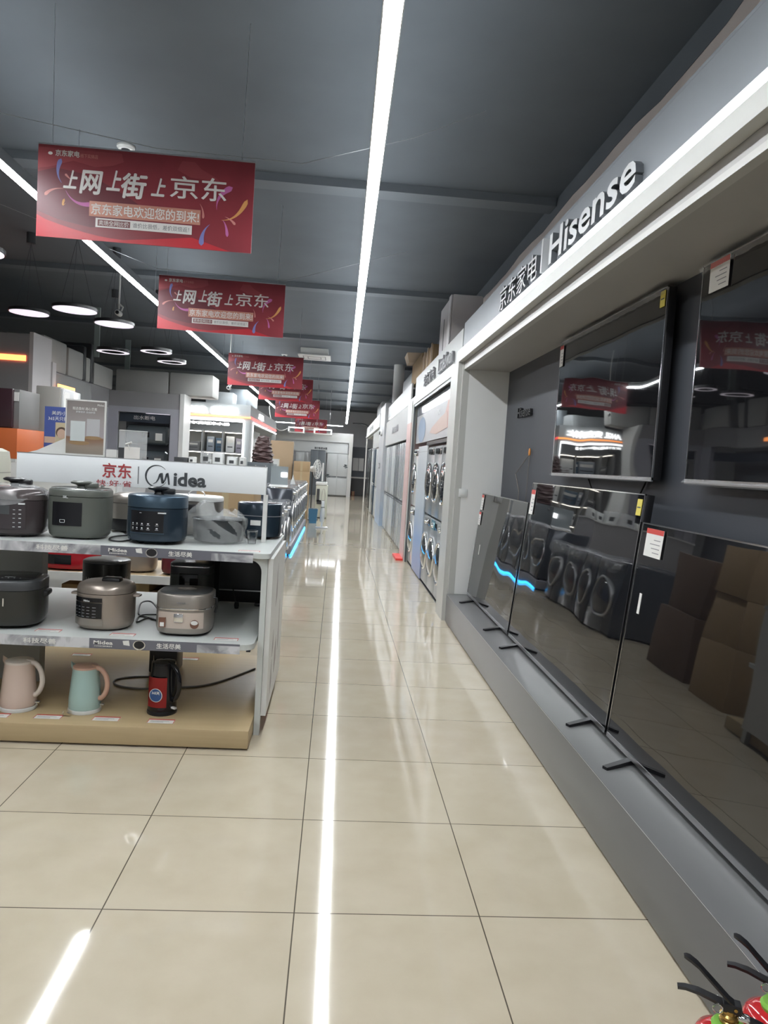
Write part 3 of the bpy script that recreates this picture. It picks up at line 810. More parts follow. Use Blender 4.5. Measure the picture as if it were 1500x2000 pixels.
# 1 leftmost, brown black
c1 = cooker('brown-black pressure cooker under clear film, leftmost on the top shelf', (-1.70, 3.93, ZT), .166, .152, .262, M_CB, M_CBL, e=2.8, rz=R(6))
mb = MB(mat('panel_brown', (.05, .042, .045), .12), M_INK, M_LETTER); mb.patch(.17, .155, 2.8, -32, 28, .045, .185, .002); mb.patch(.17, .155, 2.8, -12, 4, .12, .165, .003, m=1)
for k in range(5): mb.patch(.17, .155, 2.8, 16, 20, .055 + .022 * k, .059 + .022 * k, .004, m=2, n=2).patch(.17, .155, 2.8, 8, 11, .055 + .022 * k, .058 + .022 * k, .004, m=2, n=2)
mb.patch(.17, .155, 2.8, 15, 26, .172, .180, .0045, m=2, n=4)
mb.done('control_panel', c1)
mb = MB(M_FILM); rs = []
for k in range(9):
    q = k / 8; ring = []
    for i in range(40):
        a = 2 * PI * i / 40; r0 = .18 * (1 - q) + .04 * q; ring.append(Vector(((r0 + random.uniform(-.008, .008)) * math.cos(a), r0 * .93 * math.sin(a), .225 + .05 * math.sin(q * PI / 2) - (.03 * (1 + math.sin(a * 3)) if k == 0 else 0) + random.uniform(-.004, .004))))
    rs.append(ring)
mb.rings(rs, 0, cap=False); fo = mb.done('clear_film', c1)
# 2 sage grey
c2 = cooker('sage grey-green pressure cooker with a black square screen on the top shelf', (-1.368, 3.975, ZT), .155, .150, .262, M_CG, M_CG, e=2.7, flat_lid=True, lidfrac=.14, knobm=M_CG, base=.9, rz=R(4))
mb = MB(M_BLACKG, M_LETTER); mb.patch(.158, .151, 2.7, -36, 10, .072, .195, .002); mb.done('control_screen', c2)
mb = MB(M_LETTER); mb.patch(.158, .151, 2.7, -17, -9, .088, .090, .0035, n=4); mb.patch(.158, .151, 2.7, -17, -9, .103, .105, .0035, n=4); mb.patch(.158, .151, 2.7, -17.5, -16.8, .09, .104, .0035, n=1); mb.patch(.158, .151, 2.7, -9.3, -8.6, .09, .104, .0035, n=1); mb.done('start_button', c2)
text('SL', (-.052, -.1555, .217), .026, .013, M_LETTER, c2, 'printed_lettering', bold=.03)
MB(M_CHROME).lathe([(.935, .2625), (.955, .2645), (.93, .266)], e=2.7, sx=.157, sy=.15, n=48, cap=False).done('bright_ring', c2)
# 3 navy
c3 = cooker('navy blue pressure cooker with a grid of white buttons on the top shelf', (-.945, 3.92, ZT), .153, .146, .258, M_CBL2, M_CBLL, e=2.5, flat_lid=True, lidfrac=.25, rz=R(3), base=.72)
mb = MB(M_BLACKG, M_LETTER); mb.patch(.1545, .1475, 2.5, -42, 16, .065, .178, .002)
for r_i in range(2):
    for k in range(5): mb.patch(.1545, .1475, 2.5, -36 + 10 * k, -33.3 + 10 * k, .085 + .023 * r_i, .091 + .023 * r_i, .0035, m=1, n=2).patch(.1545, .1475, 2.5, -37 + 10 * k, -32.3 + 10 * k, .079 + .023 * r_i, .0805 + .023 * r_i, .0035, m=1, n=2)
mb.patch(.1545, .1475, 2.5, 6, 20, .166, .173, .004, m=1, n=4); mb.patch(.1545, .1475, 2.5, -20, -16, .166, .168, .004, m=1, n=2)
mb.done('control_panel', c3)
MB(M_CBLL).patch(.1545, .1475, 2.5, -43.5, 17.5, .060, .064, .0022).patch(.1545, .1475, 2.5, -43.5, 17.5, .179, .181, .0022).done('panel_frame', c3)
# bagged pot
c4 = thing('cooking_pot', 'dark round pot standing inside a crumpled plastic bag on the top shelf', 'pot', (-.645, 4.09, ZT))
MB(mat('pot_dark', (.055, .06, .065), .25, .4)).lathe([(.115, .004), (.135, .012), (.142, .05), (.145, .128), (.15, .132), (.143, .135), (.138, .12), (.001, .11)], n=40, cap=False).done('pot_body', c4)
mb = MB(M_FILM2); rs = []
for k in range(14):
    q = k / 13; ring = []
    for i in range(44):
        a = 2 * PI * i / 44
        z = .003 + .14 * min(1, q / .7) + max(0, q - .7) * (.12 + .20 * max(0, math.cos(a - R(200))) ** 2 + .05 * math.sin(5 * a))
        rr_ = .150 + .05 * max(0, math.cos(a - R(190))) ** 2 * (1 - .5 * q) + (.012 * math.sin(7 * a + k) * (.3 + q)) - max(0, q - .72) * .30
        ring.append(Vector((rr_ * math.cos(a), rr_ * math.sin(a) * .95, z)))
    rs.append(ring)
mb.rings(rs, 0, cap=False); mb.done('plastic_bag', c4)
# cup
mb = MB(M_CLEAR); p = Vector((-.455, 4.06, ZT))
mb.lathe([(.022, 0), (.031, .075), (.033, .077), (.030, .077), (.021, .003), (.0001, .003)], p, 24, cap=False)
solo(mb, 'plastic_cup', 'small clear plastic cup by the header post', 'cup', p)
# rear row on the top shelf
c5 = cooker('steel coloured cooker on the back of the top shelf, between the sage and navy cookers', (-1.17, 4.42, ZT), .165, .15, .235, M_STEEL, M_STEEL, e=3, name='rice_cooker', rz=R(0), knob=False)
MB(M_BLACK).box(-.02, .045, -.158, -.148, .13, .21, bev=.004).box(.0, .03, -.162, -.155, .165, .205, bev=.004).done('power_socket', c5)
MB(M_PAPER).box(.02, .055, -.1575, -.154, .09, .12).done('rating_label', c5)
MB(M_BLACK).lathe([(.99, .012), (1.012, .04), (1.012, .075), (1.003, .08)], e=3, sx=.166, sy=.151, n=40, cap=False).done('dark_base_band', c5)
c6 = cooker('white and steel rice cooker on the back of the top shelf, behind the bagged pot', (-.845, 4.44, ZT), .16, .15, .235, M_STEEL, M_WHITE, e=3, flat_lid=True, name='rice_cooker', lidfrac=.12, knob=False)
MB(M_BLACK).box(-.03, .03, -.158, -.148, .14, .19, bev=.004).done('power_socket', c6)
MB(M_ALU).tube([(-.05, 0, .235)] + [(-.05 * math.cos(a), 0, .238 + .03 * math.sin(a)) for a in [PI * k / 8 for k in range(1, 8)]] + [(.05, 0, .235)], .004, 6).done('handle', c6)
c7 = cooker('navy blue cooker at the back corner of the top shelf, behind the header post', (-.455, 4.43, ZT), .135, .13, .215, M_CBL2, M_CBL2, e=2.4, flat_lid=True, knob=False, name='rice_cooker', base=.75, lidfrac=.35)
MB(M_INK2).lathe([(1.003, .138), (1.006, .14), (1.003, .142)], e=2.4, sx=.135, sy=.13, n=40, cap=False).done('seam_ring', c7)
MB(M_PAPER).box(-.04, .02, -.138, -.133, .085, .115).done('rating_label', c7)
mb = MB(M_WHITE).box(-.37, -.325, 4.45, 4.62, ZT, ZT + .012); solo(mb, 'folded_leaflet', 'white folded leaflet on the right back corner of the top shelf', 'leaflet', (-.35, 4.5, ZT))


# cords on the shelves
def cord(pts, r, m, lab, plug=False, name='power_cord', parent=None):
    P_ = []
    n = len(pts)
    for k in range(n - 1):
        p0, p1, p2, p3 = [Vector(pts[max(0, min(n - 1, k + j))]) for j in (-1, 0, 1, 2)]
        for j in range(6):
            s_ = j / 6; P_.append(.5 * ((2 * p1) + (-p0 + p2) * s_ + (2 * p0 - 5 * p1 + 4 * p2 - p3) * s_ ** 2 + (-p0 + 3 * p1 - 3 * p2 + p3) * s_ ** 3))
    P_.append(Vector(pts[-1]))
    mb = MB(m).tube(P_, r, 6)
    if plug: mb.lathe([(.012, -.02), (.016, 0), (.012, .02)], P_[-1], 10)
    if parent is not None:
        mb.bm.transform((Matrix.Translation(parent.location) @ Matrix.Rotation(parent.rotation_euler.z, 4, 'Z')).inverted())
        mb.off = Vector((0, 0, 0)); o = mb.done(name, parent); o['label'] = lab
        return o
    return solo(mb, name, lab, 'cord', pts[0])


# ------------------------------------------------------------------ lower shelf
ZL = .5155
m1 = cooker('large black rice cooker with a dark angular lid, leftmost on the lower shelf', (-1.66, 3.79, ZL), .185, .165, .245, M_CDK, M_DARK, e=3.2, flat_lid=True, lidfrac=.2, knob=False, name='rice_cooker', rz=R(8), base=.8)
MB(M_BLACKG).lathe([(.86, .2462), (.82, .249), (.0001, .2495)], e=3.2, sx=.185, sy=.165, n=40, cap=False).done('lid_panel', m1)
mb = MB(M_LETTER)
for k in range(5): mb.lathe([(.004, .2497), (.004, .2502)], (-.03 + .028 * k, -.09, 0), 8)
mb.box(.0, .05, -.06, -.052, .2497, .2502); mb.done('lid_buttons', m1)
MB(M_BLACK).box(.165, .205, -.05, .05, .15, .18, bev=.01).done('side_handle', m1)
MB(M_CHROME).patch(.186, .166, 3.2, 2, 3, .12, .16, .003, n=2).done('light_mark', m1)
# champagne cooker
m2 = cooker('champagne coloured pressure cooker with black display on the lower shelf', (-1.168, 3.82, ZL), .143, .140, .245, M_CHAMP, M_CHAMP, e=2.3, knob=False, lidfrac=.22, rz=R(0), base=.9)
mb = MB(M_BLACKG); mb.patch(.1445, .1415, 2.3, -58, 6, .150, .172, .003); mb.patch(.1445, .1415, 2.3, -58, 6, .068, .146, .003); mb.done('control_panel', m2)
mb = MB(M_STEEL); mb.patch(.1445, .1415, 2.3, -60, 8, .03, .066, .003); mb.done('button_panel', m2)
mb = MB(M_LETTER)
for r_i in range(4):
    for k in range(5): mb.patch(.1445, .1415, 2.3, -52 + 11 * k, -46 + 11 * k, .075 + .016 * r_i, .0762 + .016 * r_i, .0045, n=2)
mb.done('panel_markings', m2)
text('Midea', (-.070, -.1455, .155), .036, .010, M_LETTER, m2, 'printed_lettering', bold=.02, res=1, xd=(.94, -.34, 0))
MB(M_BLACK).box(-.02, .075, -.04, .03, .232, .262, bev=.012).lathe([(.045, .228), (.055, .236), (.04, .243)], (-.02, 0, 0), 20).done('lid_handle', m2)
MB(M_CHAMP).box(.135, .176, -.025, .025, .165, .178, bev=.005).box(-.176, -.135, -.025, .025, .165, .178, bev=.005).done('side_handles', m2)
# silver rice cooker
m3 = cooker('silver rice cooker with a dark top and a product sticker, right on the lower shelf', (-.747, 3.79, ZL), .1415, .146, .218, M_STEEL, M_STEEL, e=3.2, flat_lid=True, lidfrac=.34, knob=False, name='rice_cooker', base=.85)
MB(M_DARK).lathe([(.93, .2155), (.90, .219), (.0001, .221)], e=3.2, sx=.1415, sy=.146, n=40, cap=False).done('lid_top', m3)
MB(M_STEEL).lathe([(.045, .2205), (.05, .226), (.038, .230), (.030, .225), (.0001, .224)], n=24, cap=False, sy=.6).done('steam_vent', m3)
MB(M_CHROME).lathe([(1.004, .139), (1.008, .1425), (1.004, .146)], e=3.2, sx=.1415, sy=.146, n=48, cap=False).done('chrome_band', m3)
st = MB(mat('sticker_beige', (.50, .42, .36), .3)).patch(.142, .1465, 3.2, -44, 42, .045, .128, .0025, n=24).done('product_sticker', m3)
mb = MB(mat('sticker_brown', (.16, .075, .05), .4), M_PAPER); mb.box(-.105, -.072, -.1525, -.148, .05, .10, 0).box(-.099, -.079, -.1535, -.1525, .055, .075, 1); mb.lathe([(.022, -.1520), (.022, -.146)], (.072, 0, .07), 18, 0, axis='y').lathe([(.018, -.1535), (.018, -.1520)], (.072, 0, .078), 18, 1, axis='y', sy=.6)
mb.done('sticker_pictures', st)
MB(M_CHROME).box(-.032, .016, -.1560, -.148, .078, .122, bev=.004).done('square_dial', m3)
text('MIDEA', (-.02, -.1485, .172), .045, .008, M_INK2, m3, 'printed_lettering', res=1)
MB(M_BLACK).tube([(.141, -.02, .19), (.158, -.02, .185), (.160, -.02, .14), (.152, -.02, .11)], .006, 8).done('carry_handle', m3)
# cookers behind on the lower shelf
m4 = cooker('dark cooker with a grey flat lid on the lower shelf behind the champagne cooker', (-1.36, 4.43, ZL), .134, .132, .262, M_CDK, mat('grey_lid', (.16, .16, .155), .3), e=2.3, flat_lid=True, lidfrac=.05, knob=False, name='air_fryer')
MB(M_CHAMP).lathe([(1.003, .02), (1.003, .165)], e=2.3, sx=.134, sy=.132, n=40, cap=False).done('lower_band', m4)
m5 = cooker('dark grey square cooker standing behind the silver rice cooker on the lower shelf', (-.835, 4.38, ZL), .12, .12, .285, mat('grey_green_plastic', (.06, .068, .062), .3), M_DARK, e=5, flat_lid=True, lidfrac=.22, knob=False, name='air_fryer')
MB(M_BLACKG).box(-.055, .055, -.126, -.118, .10, .225, bev=.006).done('front_window', m5)
MB(M_CHROME).lathe([(1.002, .262), (1.006, .265), (1.002, .268)], e=5, sx=.12, sy=.12, n=40, cap=False).done('bright_rim', m5)
# dark appliance at the right end of the lower shelf
t2 = thing('convector_heater', 'black flat appliance standing at the right end of the lower shelf', 'heater', (-.60, 4.60, ZL), world=True)
MB(M_BLACK).box(-.775, -.40, 4.57, 4.66, ZL + .006, .925, bev=.01).done('body', t2)
MB(M_DARK).box(-.70, -.41, 4.545, 4.569, ZL + .09, .80, bev=.004).done('front_panel', t2)
MB(M_ALU).box(-.70, -.41, 4.541, 4.5449, ZL + .085, ZL + .092).done('bright_lower_edge', t2)
MB(M_BLACK).box(-.75, -.70, 4.50, 4.70, ZL, ZL + .02, bev=.005).box(-.47, -.42, 4.50, 4.70, ZL, ZL + .02, bev=.005).done('feet', t2)


z = ZT + .006
cord([at(222, 1030, z=z), at(245, 1040, z=z), at(262, 1050, z=z), at(240, 1057, z=z), at(215, 1055, z=z), at(218, 1049, z=z), at(240, 1046, z=z), at(262, 1046, z=z)], .0045, M_CORD, 'black cord', parent=c3)
cord([at(362, 1045, z=z), at(380, 1048, z=z), at(400, 1056, z=z), at(412, 1058, z=z), at(404, 1050, z=z), at(385, 1046, z=z)], .0045, M_CORD, 'black cord', parent=c3)
z = .521
cord([at(312, 1195, z=z), at(295, 1185, z=z) + Vector((0, 0, .03)), at(275, 1188, z=z) + Vector((0, 0, .03)), at(272, 1200, z=z), at(290, 1206, z=z), at(308, 1212, z=z), at(290, 1206, z=z), at(268, 1215, z=z), at(275, 1202, z=z), at(310, 1200, z=z)], .0045, M_CORD, 'black bundled cord', parent=m3)
z = .106
cord([at(498, 1306, z=z), at(440, 1328, z=z), at(390, 1340, z=z), at(330, 1343, z=z), at(270, 1345, z=z), at(228, 1338, z=z), at(226, 1328, z=z), at(260, 1322, z=z), at(310, 1322, z=z)], .006, M_CORDG, 'grey cable curving across the pale wooden base', name='floor_cable')
cord([at(452, 1130, y=4.6), at(458, 1165, y=4.5), at(462, 1182, y=4.4) + Vector((0, 0, 0))], .004, M_CORD, 'black cord with plug', True, parent=t2)

# ------------------------------------------------------------------ kettles on the wooden base
def kettle(label, p, r0, r1, h, body, lid, handle, rz=0, sticker=None, window=None):
    t = thing('electric_kettle', label, 'kettle', p, rz)
    MB(M_WHITE if body is not M_BLACKG else M_BLACK).lathe([(r0 * 1.03, 0), (r0 * 1.05, .006), (r0 * 1.02, .016), (r0 * .98, .018)], n=36).done('power_base', t)
    b = MB(body).lathe([(r0 * .98, .019), (r0, .026), (r0 * .99, h * .3), ((r0 + r1) / 2, h * .62), (r1, h * .93)], n=36)
    b.prism([(-r1 * .90, -.018, h * .82), (-r1 * 1.32, 0, h * .93), (-r1 * .90, .018, h * .82)], (0, 0, h * .11)); b.done('body', t)
    MB(lid).lathe([(r1 * 1.01, h * .93), (r1 * .99, h * .97), (r1 * .6, h * .99), (.0001, h)], n=36, cap=False).done('lid', t)
    rr_ = [.013] * 13; pts = []
    for k in range(13):
        a = R(80 - 150 * k / 12); pts.append((r1 * .8 + .055 * math.cos(a) * 1.25, 0, h * .60 + h * .36 * math.sin(a)))
    pts[0] = (r1 * .55, 0, h * .955); pts[-1] = (r0 * .9, 0, h * .30)
    MB(handle).tube(pts, .013, 10).done('handle', t)
    MB(M_CHROME if body is not M_BLACKG else M_PAPER).box(r0 * .96, r0 * 1.35, -.008, .008, .034, .044, bev=.002).done('switch_lever', t)
    return t


M_CREAM = mat('cream_pink', (.62, .49, .42), .3); M_CREAMH = mat('cream_handle', (.64, .57, .51), .3); M_MINT = mat('mint', (.38, .53, .50), .3); M_TAN = mat('tan_plastic', (.58, .36, .27), .3)
kettle('cream pink electric kettle with a round cream handle on the wooden base', (-1.552, 3.70, .1005), .085, .068, .255, M_CREAM, M_CREAMH, M_CREAMH, R(-8))
kettle('mint green electric kettle with tan lid and handle on the wooden base', (-1.222, 3.70, .1005), .078, .062, .24, M_MINT, M_TAN, M_TAN, R(-10))
k3 = kettle('black electric kettle with red metallic front and round blue sticker', (-.835, 3.72, .1005), .073, .060, .275, M_BLACKG, M_BLACKG, M_BLACKG, R(-35))
k3f = MB(mat('red_metal', (.28, .02, .02), .25, .4)).patch(.076, .076, 2, -18, 62, .045, .20, .0015, n=10).done('red_front', k3)
s_ = MB(mat('sticker_blue', (.03, .08, .22), .4), M_PAPER)
ax = Vector((math.sin(R(22)), -math.cos(R(22)), 0)); tx = Vector((math.cos(R(22)), math.sin(R(22)), 0)); cc = ax * .078 + Vector((0, 0, .11))
for r_, m_, o_ in ((.035, 1, 0), (.032, 0, .001)):
    ring = [cc + ax * o_ + tx * r_ * math.cos(2 * PI * k / 28) + Vector((0, 0, 1)) * r_ * math.sin(2 * PI * k / 28) for k in range(28)]
    s_.prism(ring, ax * .001, m_)
s_ = s_.done('round_sticker', k3)
text('365天', tuple(cc + ax * .0022 - tx * .021 + Vector((0, 0, .004))), .042, .016, M_PAPER, s_, 'printed_lettering', xd=tuple(tx), yd=(0, 0, 1), bold=.03, res=1, ext=.0005)
mb = MB(M_BLACK).box(-.06, .02, .0, .06, 0, .02)
mb.bm.free()
# dark appliance hanging behind on the wooden base
t2 = thing('coffee_maker', 'dark grey boxy appliance at the back of the wooden base behind the red kettle', 'appliance', (-.98, 4.45, .1005), world=True)
MB(M_DARK).box(-1.075, -.905, 4.38, 4.55, .101, .33, bev=.01).done('body', t2)
MB(M_BLACK).box(-1.08, -.83, 4.36, 4.56, .331, .372, bev=.01).done('top', t2)
MB(M_BLACK).tube([(-1.08, 4.40, .30), (-1.13, 4.38, .285), (-1.17, 4.37, .27)], .008, 8).lathe([(.02, -.012), (.022, .012)], (-1.17, 4.37, .27), 10).done('hose', t2)
mb = MB(M_CLEAR, M_CHROME).box(-1.0, -.955, 3.53, 3.545, .1005, .125, 0); mb.bm.free()
p = at(131, 1398, z=.1); solo(MB(M_CLEAR).box(p.x - .02, p.x + .02, p.y - .01, p.y + .01, .1, .125), 'card_clip', 'small clear plastic clip left of the mint kettle', 'clip', (p.x, p.y, .1))

# ================================================================== BEHIND THE STAND
t = thing('low_table', 'low white and wood shelf table behind the front stand, seen between its shelves', 'table', (-2, 5.6, 0), world=True)
MB(M_WOOD).box(-3.3, -1.02, 5.38, 6.2, .49, .52).done('table_top', t)
MB(M_WHITE).box(-3.3, -1.02, 5.36, 5.38, .465, .525).done('front_edge', t)
for x, y in ((-1.06, 5.42), (-1.06, 6.15), (-3.2, 5.42), (-3.2, 6.15)): MB(M_WHITE).box(x, x + .04, y, y + .04, 0, .49).done('leg', t)
ZB = .5205
ck = cooker('glossy red cooker on the low table behind the front stand', (-1.98, 5.60, ZB), .20, .18, .20, mat('red_gloss', (.33, .012, .02), .15), mat('red_gloss', (.33, .012, .02), .15), e=3, knob=False, name='rice_cooker')
MB(M_BLACKG).patch(.201, .181, 3, -60, 8, .05, .12, .003).done('control_panel', ck)
ck = cooker('pale champagne cooker on the low table, right of the red cooker', (-1.50, 5.62, ZB), .15, .14, .20, M_CHAMP, M_CHAMP, e=2.4, knob=False, name='rice_cooker')
ck = cooker('dark wine red cooker on the low table at its right end', (-1.17, 5.56, ZB), .125, .12, .20, mat('wine_red', (.10, .012, .02), .2), mat('wine_red', (.10, .012, .02), .2), e=2.2, knob=False, name='rice_cooker', base=.6)


def carton(label, x0, x1, y0, y1, z0, z1, m=None, name='cardboard_box', group=None):
    m = m or M_CARD
    t = thing(name, label, 'box', ((x0 + x1) / 2, (y0 + y1) / 2, z0), 0, group, world=True)
    MB(m).box(x0, x1, y0, y1, z0, z1, bev=.004).done('carton', t)
    MB(mat('packing_tape', (.42, .33, .20), .25)).box((x0 + x1) / 2 - .025, (x0 + x1) / 2 + .025, y0 - .0008, y0, z0 + .01, z1 - .002).box((x0 + x1) / 2 - .025, (x0 + x1) / 2 + .025, y0, y1, z1, z1 + .0008).done('packing_tape', t)
    return t


carton('tan cardboard box on the floor under the low table, left one', -2.0, -1.64, 5.45, 5.9, 0, .42)
carton('cream cardboard box under the low table between the tan and dark brown ones', -1.63, -1.36, 5.46, 5.9, 0, .45, mat('cream_card', (.42, .34, .2), .8))
carton('dark brown cardboard box under the low table behind the silver rice cooker', -1.34, -1.06, 5.46, 5.9, 0, .40, M_CARDD)
carton('cardboard box at the bottom of the tall stack behind the stand', -1.0, -.62, 5.35, 5.85, 0, .50)
carton('cardboard box in the middle of the tall stack behind the stand', -1.0, -.62, 5.35, 5.85, .502, .92)
carton('cardboard box on top of the tall stack, seen under the header board', -1.02, -.60, 5.35, 5.85, .922, 1.31)
carton('dark brown carton behind the tall cardboard stack, lower one', -1.0, -.68, 6.1, 6.9, 0, .62, M_CARDD)
carton('dark brown carton behind the tall cardboard stack, upper one', -.98, -.72, 6.12, 6.85, .622, 1.15, M_CARDD)

# posters and acrylic display on an island behind
t = thing('island_counter', 'white counter with a sloped back behind the front stand', 'counter', (-2.3, 7.0, 0), world=True)
x0, x1, z0, z1 = rect(45, 858, 203, 905, 6.6)
MB(M_WHITE).box(x0, x1, 6.55, 7.2, 0, 1.36).done('body', t)
a = at(50, 884, y=6.7); b = at(127, 856, y=6.7); c = at(128, 892, y=6.7)
MB(M_WHITE).prism([(a.x, 6.7, 1.361), (b.x, 6.7, 1.361), (b.x, 6.7, b.z), (a.x + .1, 6.7, a.z + .03)], (0, .04, 0)).done('sloped_back', t)
x0, x1, z0, z1 = rect(127, 781, 206, 889, 6.6)
t = thing('poster_frame', 'brown and white poster of pale kitchen appliances in a white frame behind the header board', 'poster', ((x0 + x1) / 2, 6.6, z0), world=True)
MB(M_WHITE).box(x0, x1, 6.6, 6.62, z0 - .01, z1).done('frame', t)
dx, dz = x1 - x0, z1 - z0
pr = MB(gradient_mat('poster_print', [(0, (.23, .20, .17)), (.14, (.27, .22, .18)), (.3, (.22, .12, .07)), (.33, (.32, .29, .30)), (.6, (.30, .27, .265)), (1, (.17, .15, .14))], 2, 0, dz)).box(x0 + .012, x1 - .012, 6.597, 6.5999, z0 + .01, z1 - .012).done('print', t)
mb = MB(mat('print_white', (.52, .56, .56), .4), mat('print_gold', (.30, .20, .11), .4), mat('print_pale', (.42, .42, .43), .4))
def qr(a_, b_, c_, d_, yy, m_): mb.box(x0 + dx * a_, x0 + dx * b_, yy, yy + .0012, z0 + dz * c_, z0 + dz * d_, m_)
qr(.14, .50, .25, .61, 6.5935, 0); qr(.54, .86, .35, .66, 6.595, 2); mb.lathe([(dx * .26, -.0045), (dx * .26, -.003)], (x0 + dx * .36, 6.6, z0 + dz * .22), 24, 1, axis='y', sy=.22); mb.lathe([(dx * .22, -.0045), (dx * .22, -.003)], (x0 + dx * .70, 6.6, z0 + dz * .32), 24, 1, axis='y', sy=.2)
mb.done('printed_picture', pr)
text('精选食材 用心烹煮', (x0 + dx * .18, 6.595, z0 + dz * .81), dx * .60, dz * .055, M_PAPER, pr, 'printed_lettering', res=1)
text('更懂营养 自动炒菜', (x0 + dx * .26, 6.595, z0 + dz * .76), dx * .48, dz * .035, M_LETTER, pr, 'printed_lettering', res=1)
text('Midea', (x0 + dx * .79, 6.595, z0 + dz * .90), dx * .16, dz * .035, M_PAPER, pr, 'printed_lettering', res=1)
x0, x1, z0, z1 = rect(85, 795, 150, 862, 7.1)
t = thing('blue_poster', 'blue poster showing a smiling face on a phone, left of the brown poster', 'poster', ((x0 + x1) / 2, 7.1, z0), world=True)
MB(mat('poster_blue', (.07, .10, .30), .4)).box(x0, x1, 7.12, 7.13, 1.362, z1).done('print', t)
dx, dz = x1 - x0, z1 - z0
mb = MB(mat('print_cream', (.50, .42, .28), .5), mat('skin_tone', (.52, .36, .27), .5), mat('hair_brown', (.08, .05, .035), .5), M_PAPER)
mb.box(x0 + dx * .34, x0 + dx * .70, 7.117, 7.1199, z0 - .02, z0 + dz * .55, 0)
mb.lathe([(dx * .17, -.006), (dx * .17, -.004)], (x0 + dx * .53, 7.12, z0 + dz * .26), 20, 2, axis='y'); mb.lathe([(dx * .13, -.008), (dx * .13, -.006)], (x0 + dx * .53, 7.12, z0 + dz * .22), 20, 1, axis='y', sy=1.15)
mb.box(x0 + dx * .02, x0 + dx * .34, 7.115, 7.1199, z0 - .02, z0 + dz * .12, 1)
mb.done('printed_picture', t)
text('美的小家电', (x0 + dx * .22, 7.115, z0 + dz * .76), dx * .74, dz * .12, M_PAPER, t, 'printed_lettering', res=1)
text('365天只换不修', (x0 + dx * .12, 7.115, z0 + dz * .60), dx * .86, dz * .12, M_PAPER, t, 'printed_lettering', res=1)
x0, x1, z0, z1 = rect(232, 842, 287, 896, 6.3)
t = thing('acrylic_stand', 'clear acrylic panel with a white card behind the header board', 'display panel', ((x0 + x1) / 2, 6.3, 0), world=True)
MB(M_HOLD).box(x0, x1, 6.3, 6.308, 1.02, z1).done('panel', t)
MB(M_WHITE2).box(x0, x1, 6.299, 6.309, z1, z1 + .005).done('bright_edge', t)
MB(M_PAPER).box(x0 + .05, x0 + .18, 6.292, 6.298, z0 - .02, z0 + .10).done('card', t)
MB(M_DARK).box(x0, x0 + .05, 6.29, 6.298, z0 - .02, z0 + .09).done('dark_card', t)
MB(M_WHITE).box(x0 - .02, x1 + .02, 6.25, 6.36, 0, 1.019).done('pedestal', t)
mb = MB(M_WHITE); p = at(250, 868, y=6.27); mb.tube([p + Vector((-.02, 0, -.0)), p + Vector((.03, 0, .02))], .008, 8).tube([p, p + Vector((.02, 0, -.05))], .004, 6); solo(mb, 'tap_model', 'small white tap shaped display piece on the clear panel', 'display piece', p)
# small white box right of the poster
x0, x1, z0, z1 = rect(206, 878, 231, 896, 6.5); solo(MB(M_WHITE).box(x0 + .02, x1, 6.45, 6.65, 0, z1), 'white_pedestal', 'white pedestal between the brown poster and the clear panel', 'pedestal', (x0, 6.5, 0))
# items at far left
t = thing('standing_air_conditioner', 'tall floor-standing beige and white air conditioner left of the blue poster', 'air conditioner', (-3.3, 8.4, 0), world=True)
x0, x1, z0, z1 = rect(69, 754, 117, 858, 8.4)
MB(mat('beige_panel', (.40, .385, .35), .4)).box(x0, x1, 8.4, 8.86, 0, z1, bev=.01).done('cabinet', t)
MB(M_WHITE2).box(x1, x1 + .03, 8.41, 8.95, 0, z1 - .02, bev=.008).done('front_cover', t)
MB(M_PAPER, M_TAGRED).box(x1 + .0305, x1 + .033, 8.42, 8.6, z1 - .26, z1 - .05).done('price_tag', t)
mb = MB(M_PAPER, M_TAGRED)
x0, x1, z0, z1 = rect(-60, 757, 28, 836, 7.6)
t = thing('display_refrigerator', 'dark glossy appliance standing on the orange cabinet at the left edge', 'appliance', (x0, 7.7, 1.58), world=True)
MB(mat('maroon_gloss', (.045, .022, .028), .12)).box(x0, x1, 7.55, 7.6, z0 + .02, z1, bev=.005).done('glass_front', t)
MB(mat('appliance_grey', (.17, .165, .16), .4)).box(x0, x1 + .05, 7.6, 8.1, z0 + .01, z1, bev=.006).done('cabinet', t)
MB(M_PAPER).box(x1 + .0, x1 + .045, 7.59, 7.598, z1 - .12, z1 - .03).done('price_tag', t)
zz = z0
x0, x1, z0, z1 = rect(-80, 836, 33, 893, 7.5)
t = thing('orange_cabinet', 'orange display cabinet at the left edge of the photo', 'cabinet', (x0, 7.8, 0), world=True)
MB(mat('orange_paint', (.55, .13, .035), .4)).box(x0, x1, 7.5, 8.2, z0, zz + .009, bev=.004).done('upper_body', t)
MB(mat('grey_cab', (.30, .29, .27), .5)).box(x0, x1, 7.48, 8.2, 0, z0 - .001).done('lower_body', t)
MB(M_WHITE).box(x0, x1 + .01, 7.46, 7.48, z0 - .03, z0).done('trim', t)
x0, x1, z0, z1 = rect(-60, 874, 11, 960, 5.12)
t = thing('cream_appliance', 'rounded cream appliance at the left edge behind the stand', 'appliance', ((x0 + x1) / 2, 5.12, 0), world=True)
MB(mat('cream_plastic', (.52, .52, .44), .3)).lathe([(.9, .0), (1, .03), (1, (z1) * .93), (.93, z1 * .985), (.6, z1), (.001, z1 + .005)], ((x0 + x1) / 2, 5.12, 0), 40, e=3.5, sx=(x1 - x0) / 2, sy=.15, cap=False).done('body', t)
MB(mat('cream_groove', (.30, .30, .26), .4)).lathe([(1.003, z1 * .88), (1.003, z1 * .885)], ((x0 + x1) / 2, 5.12, 0), 40, e=3.5, sx=(x1 - x0) / 2, sy=.15, cap=False).done('seam', t)
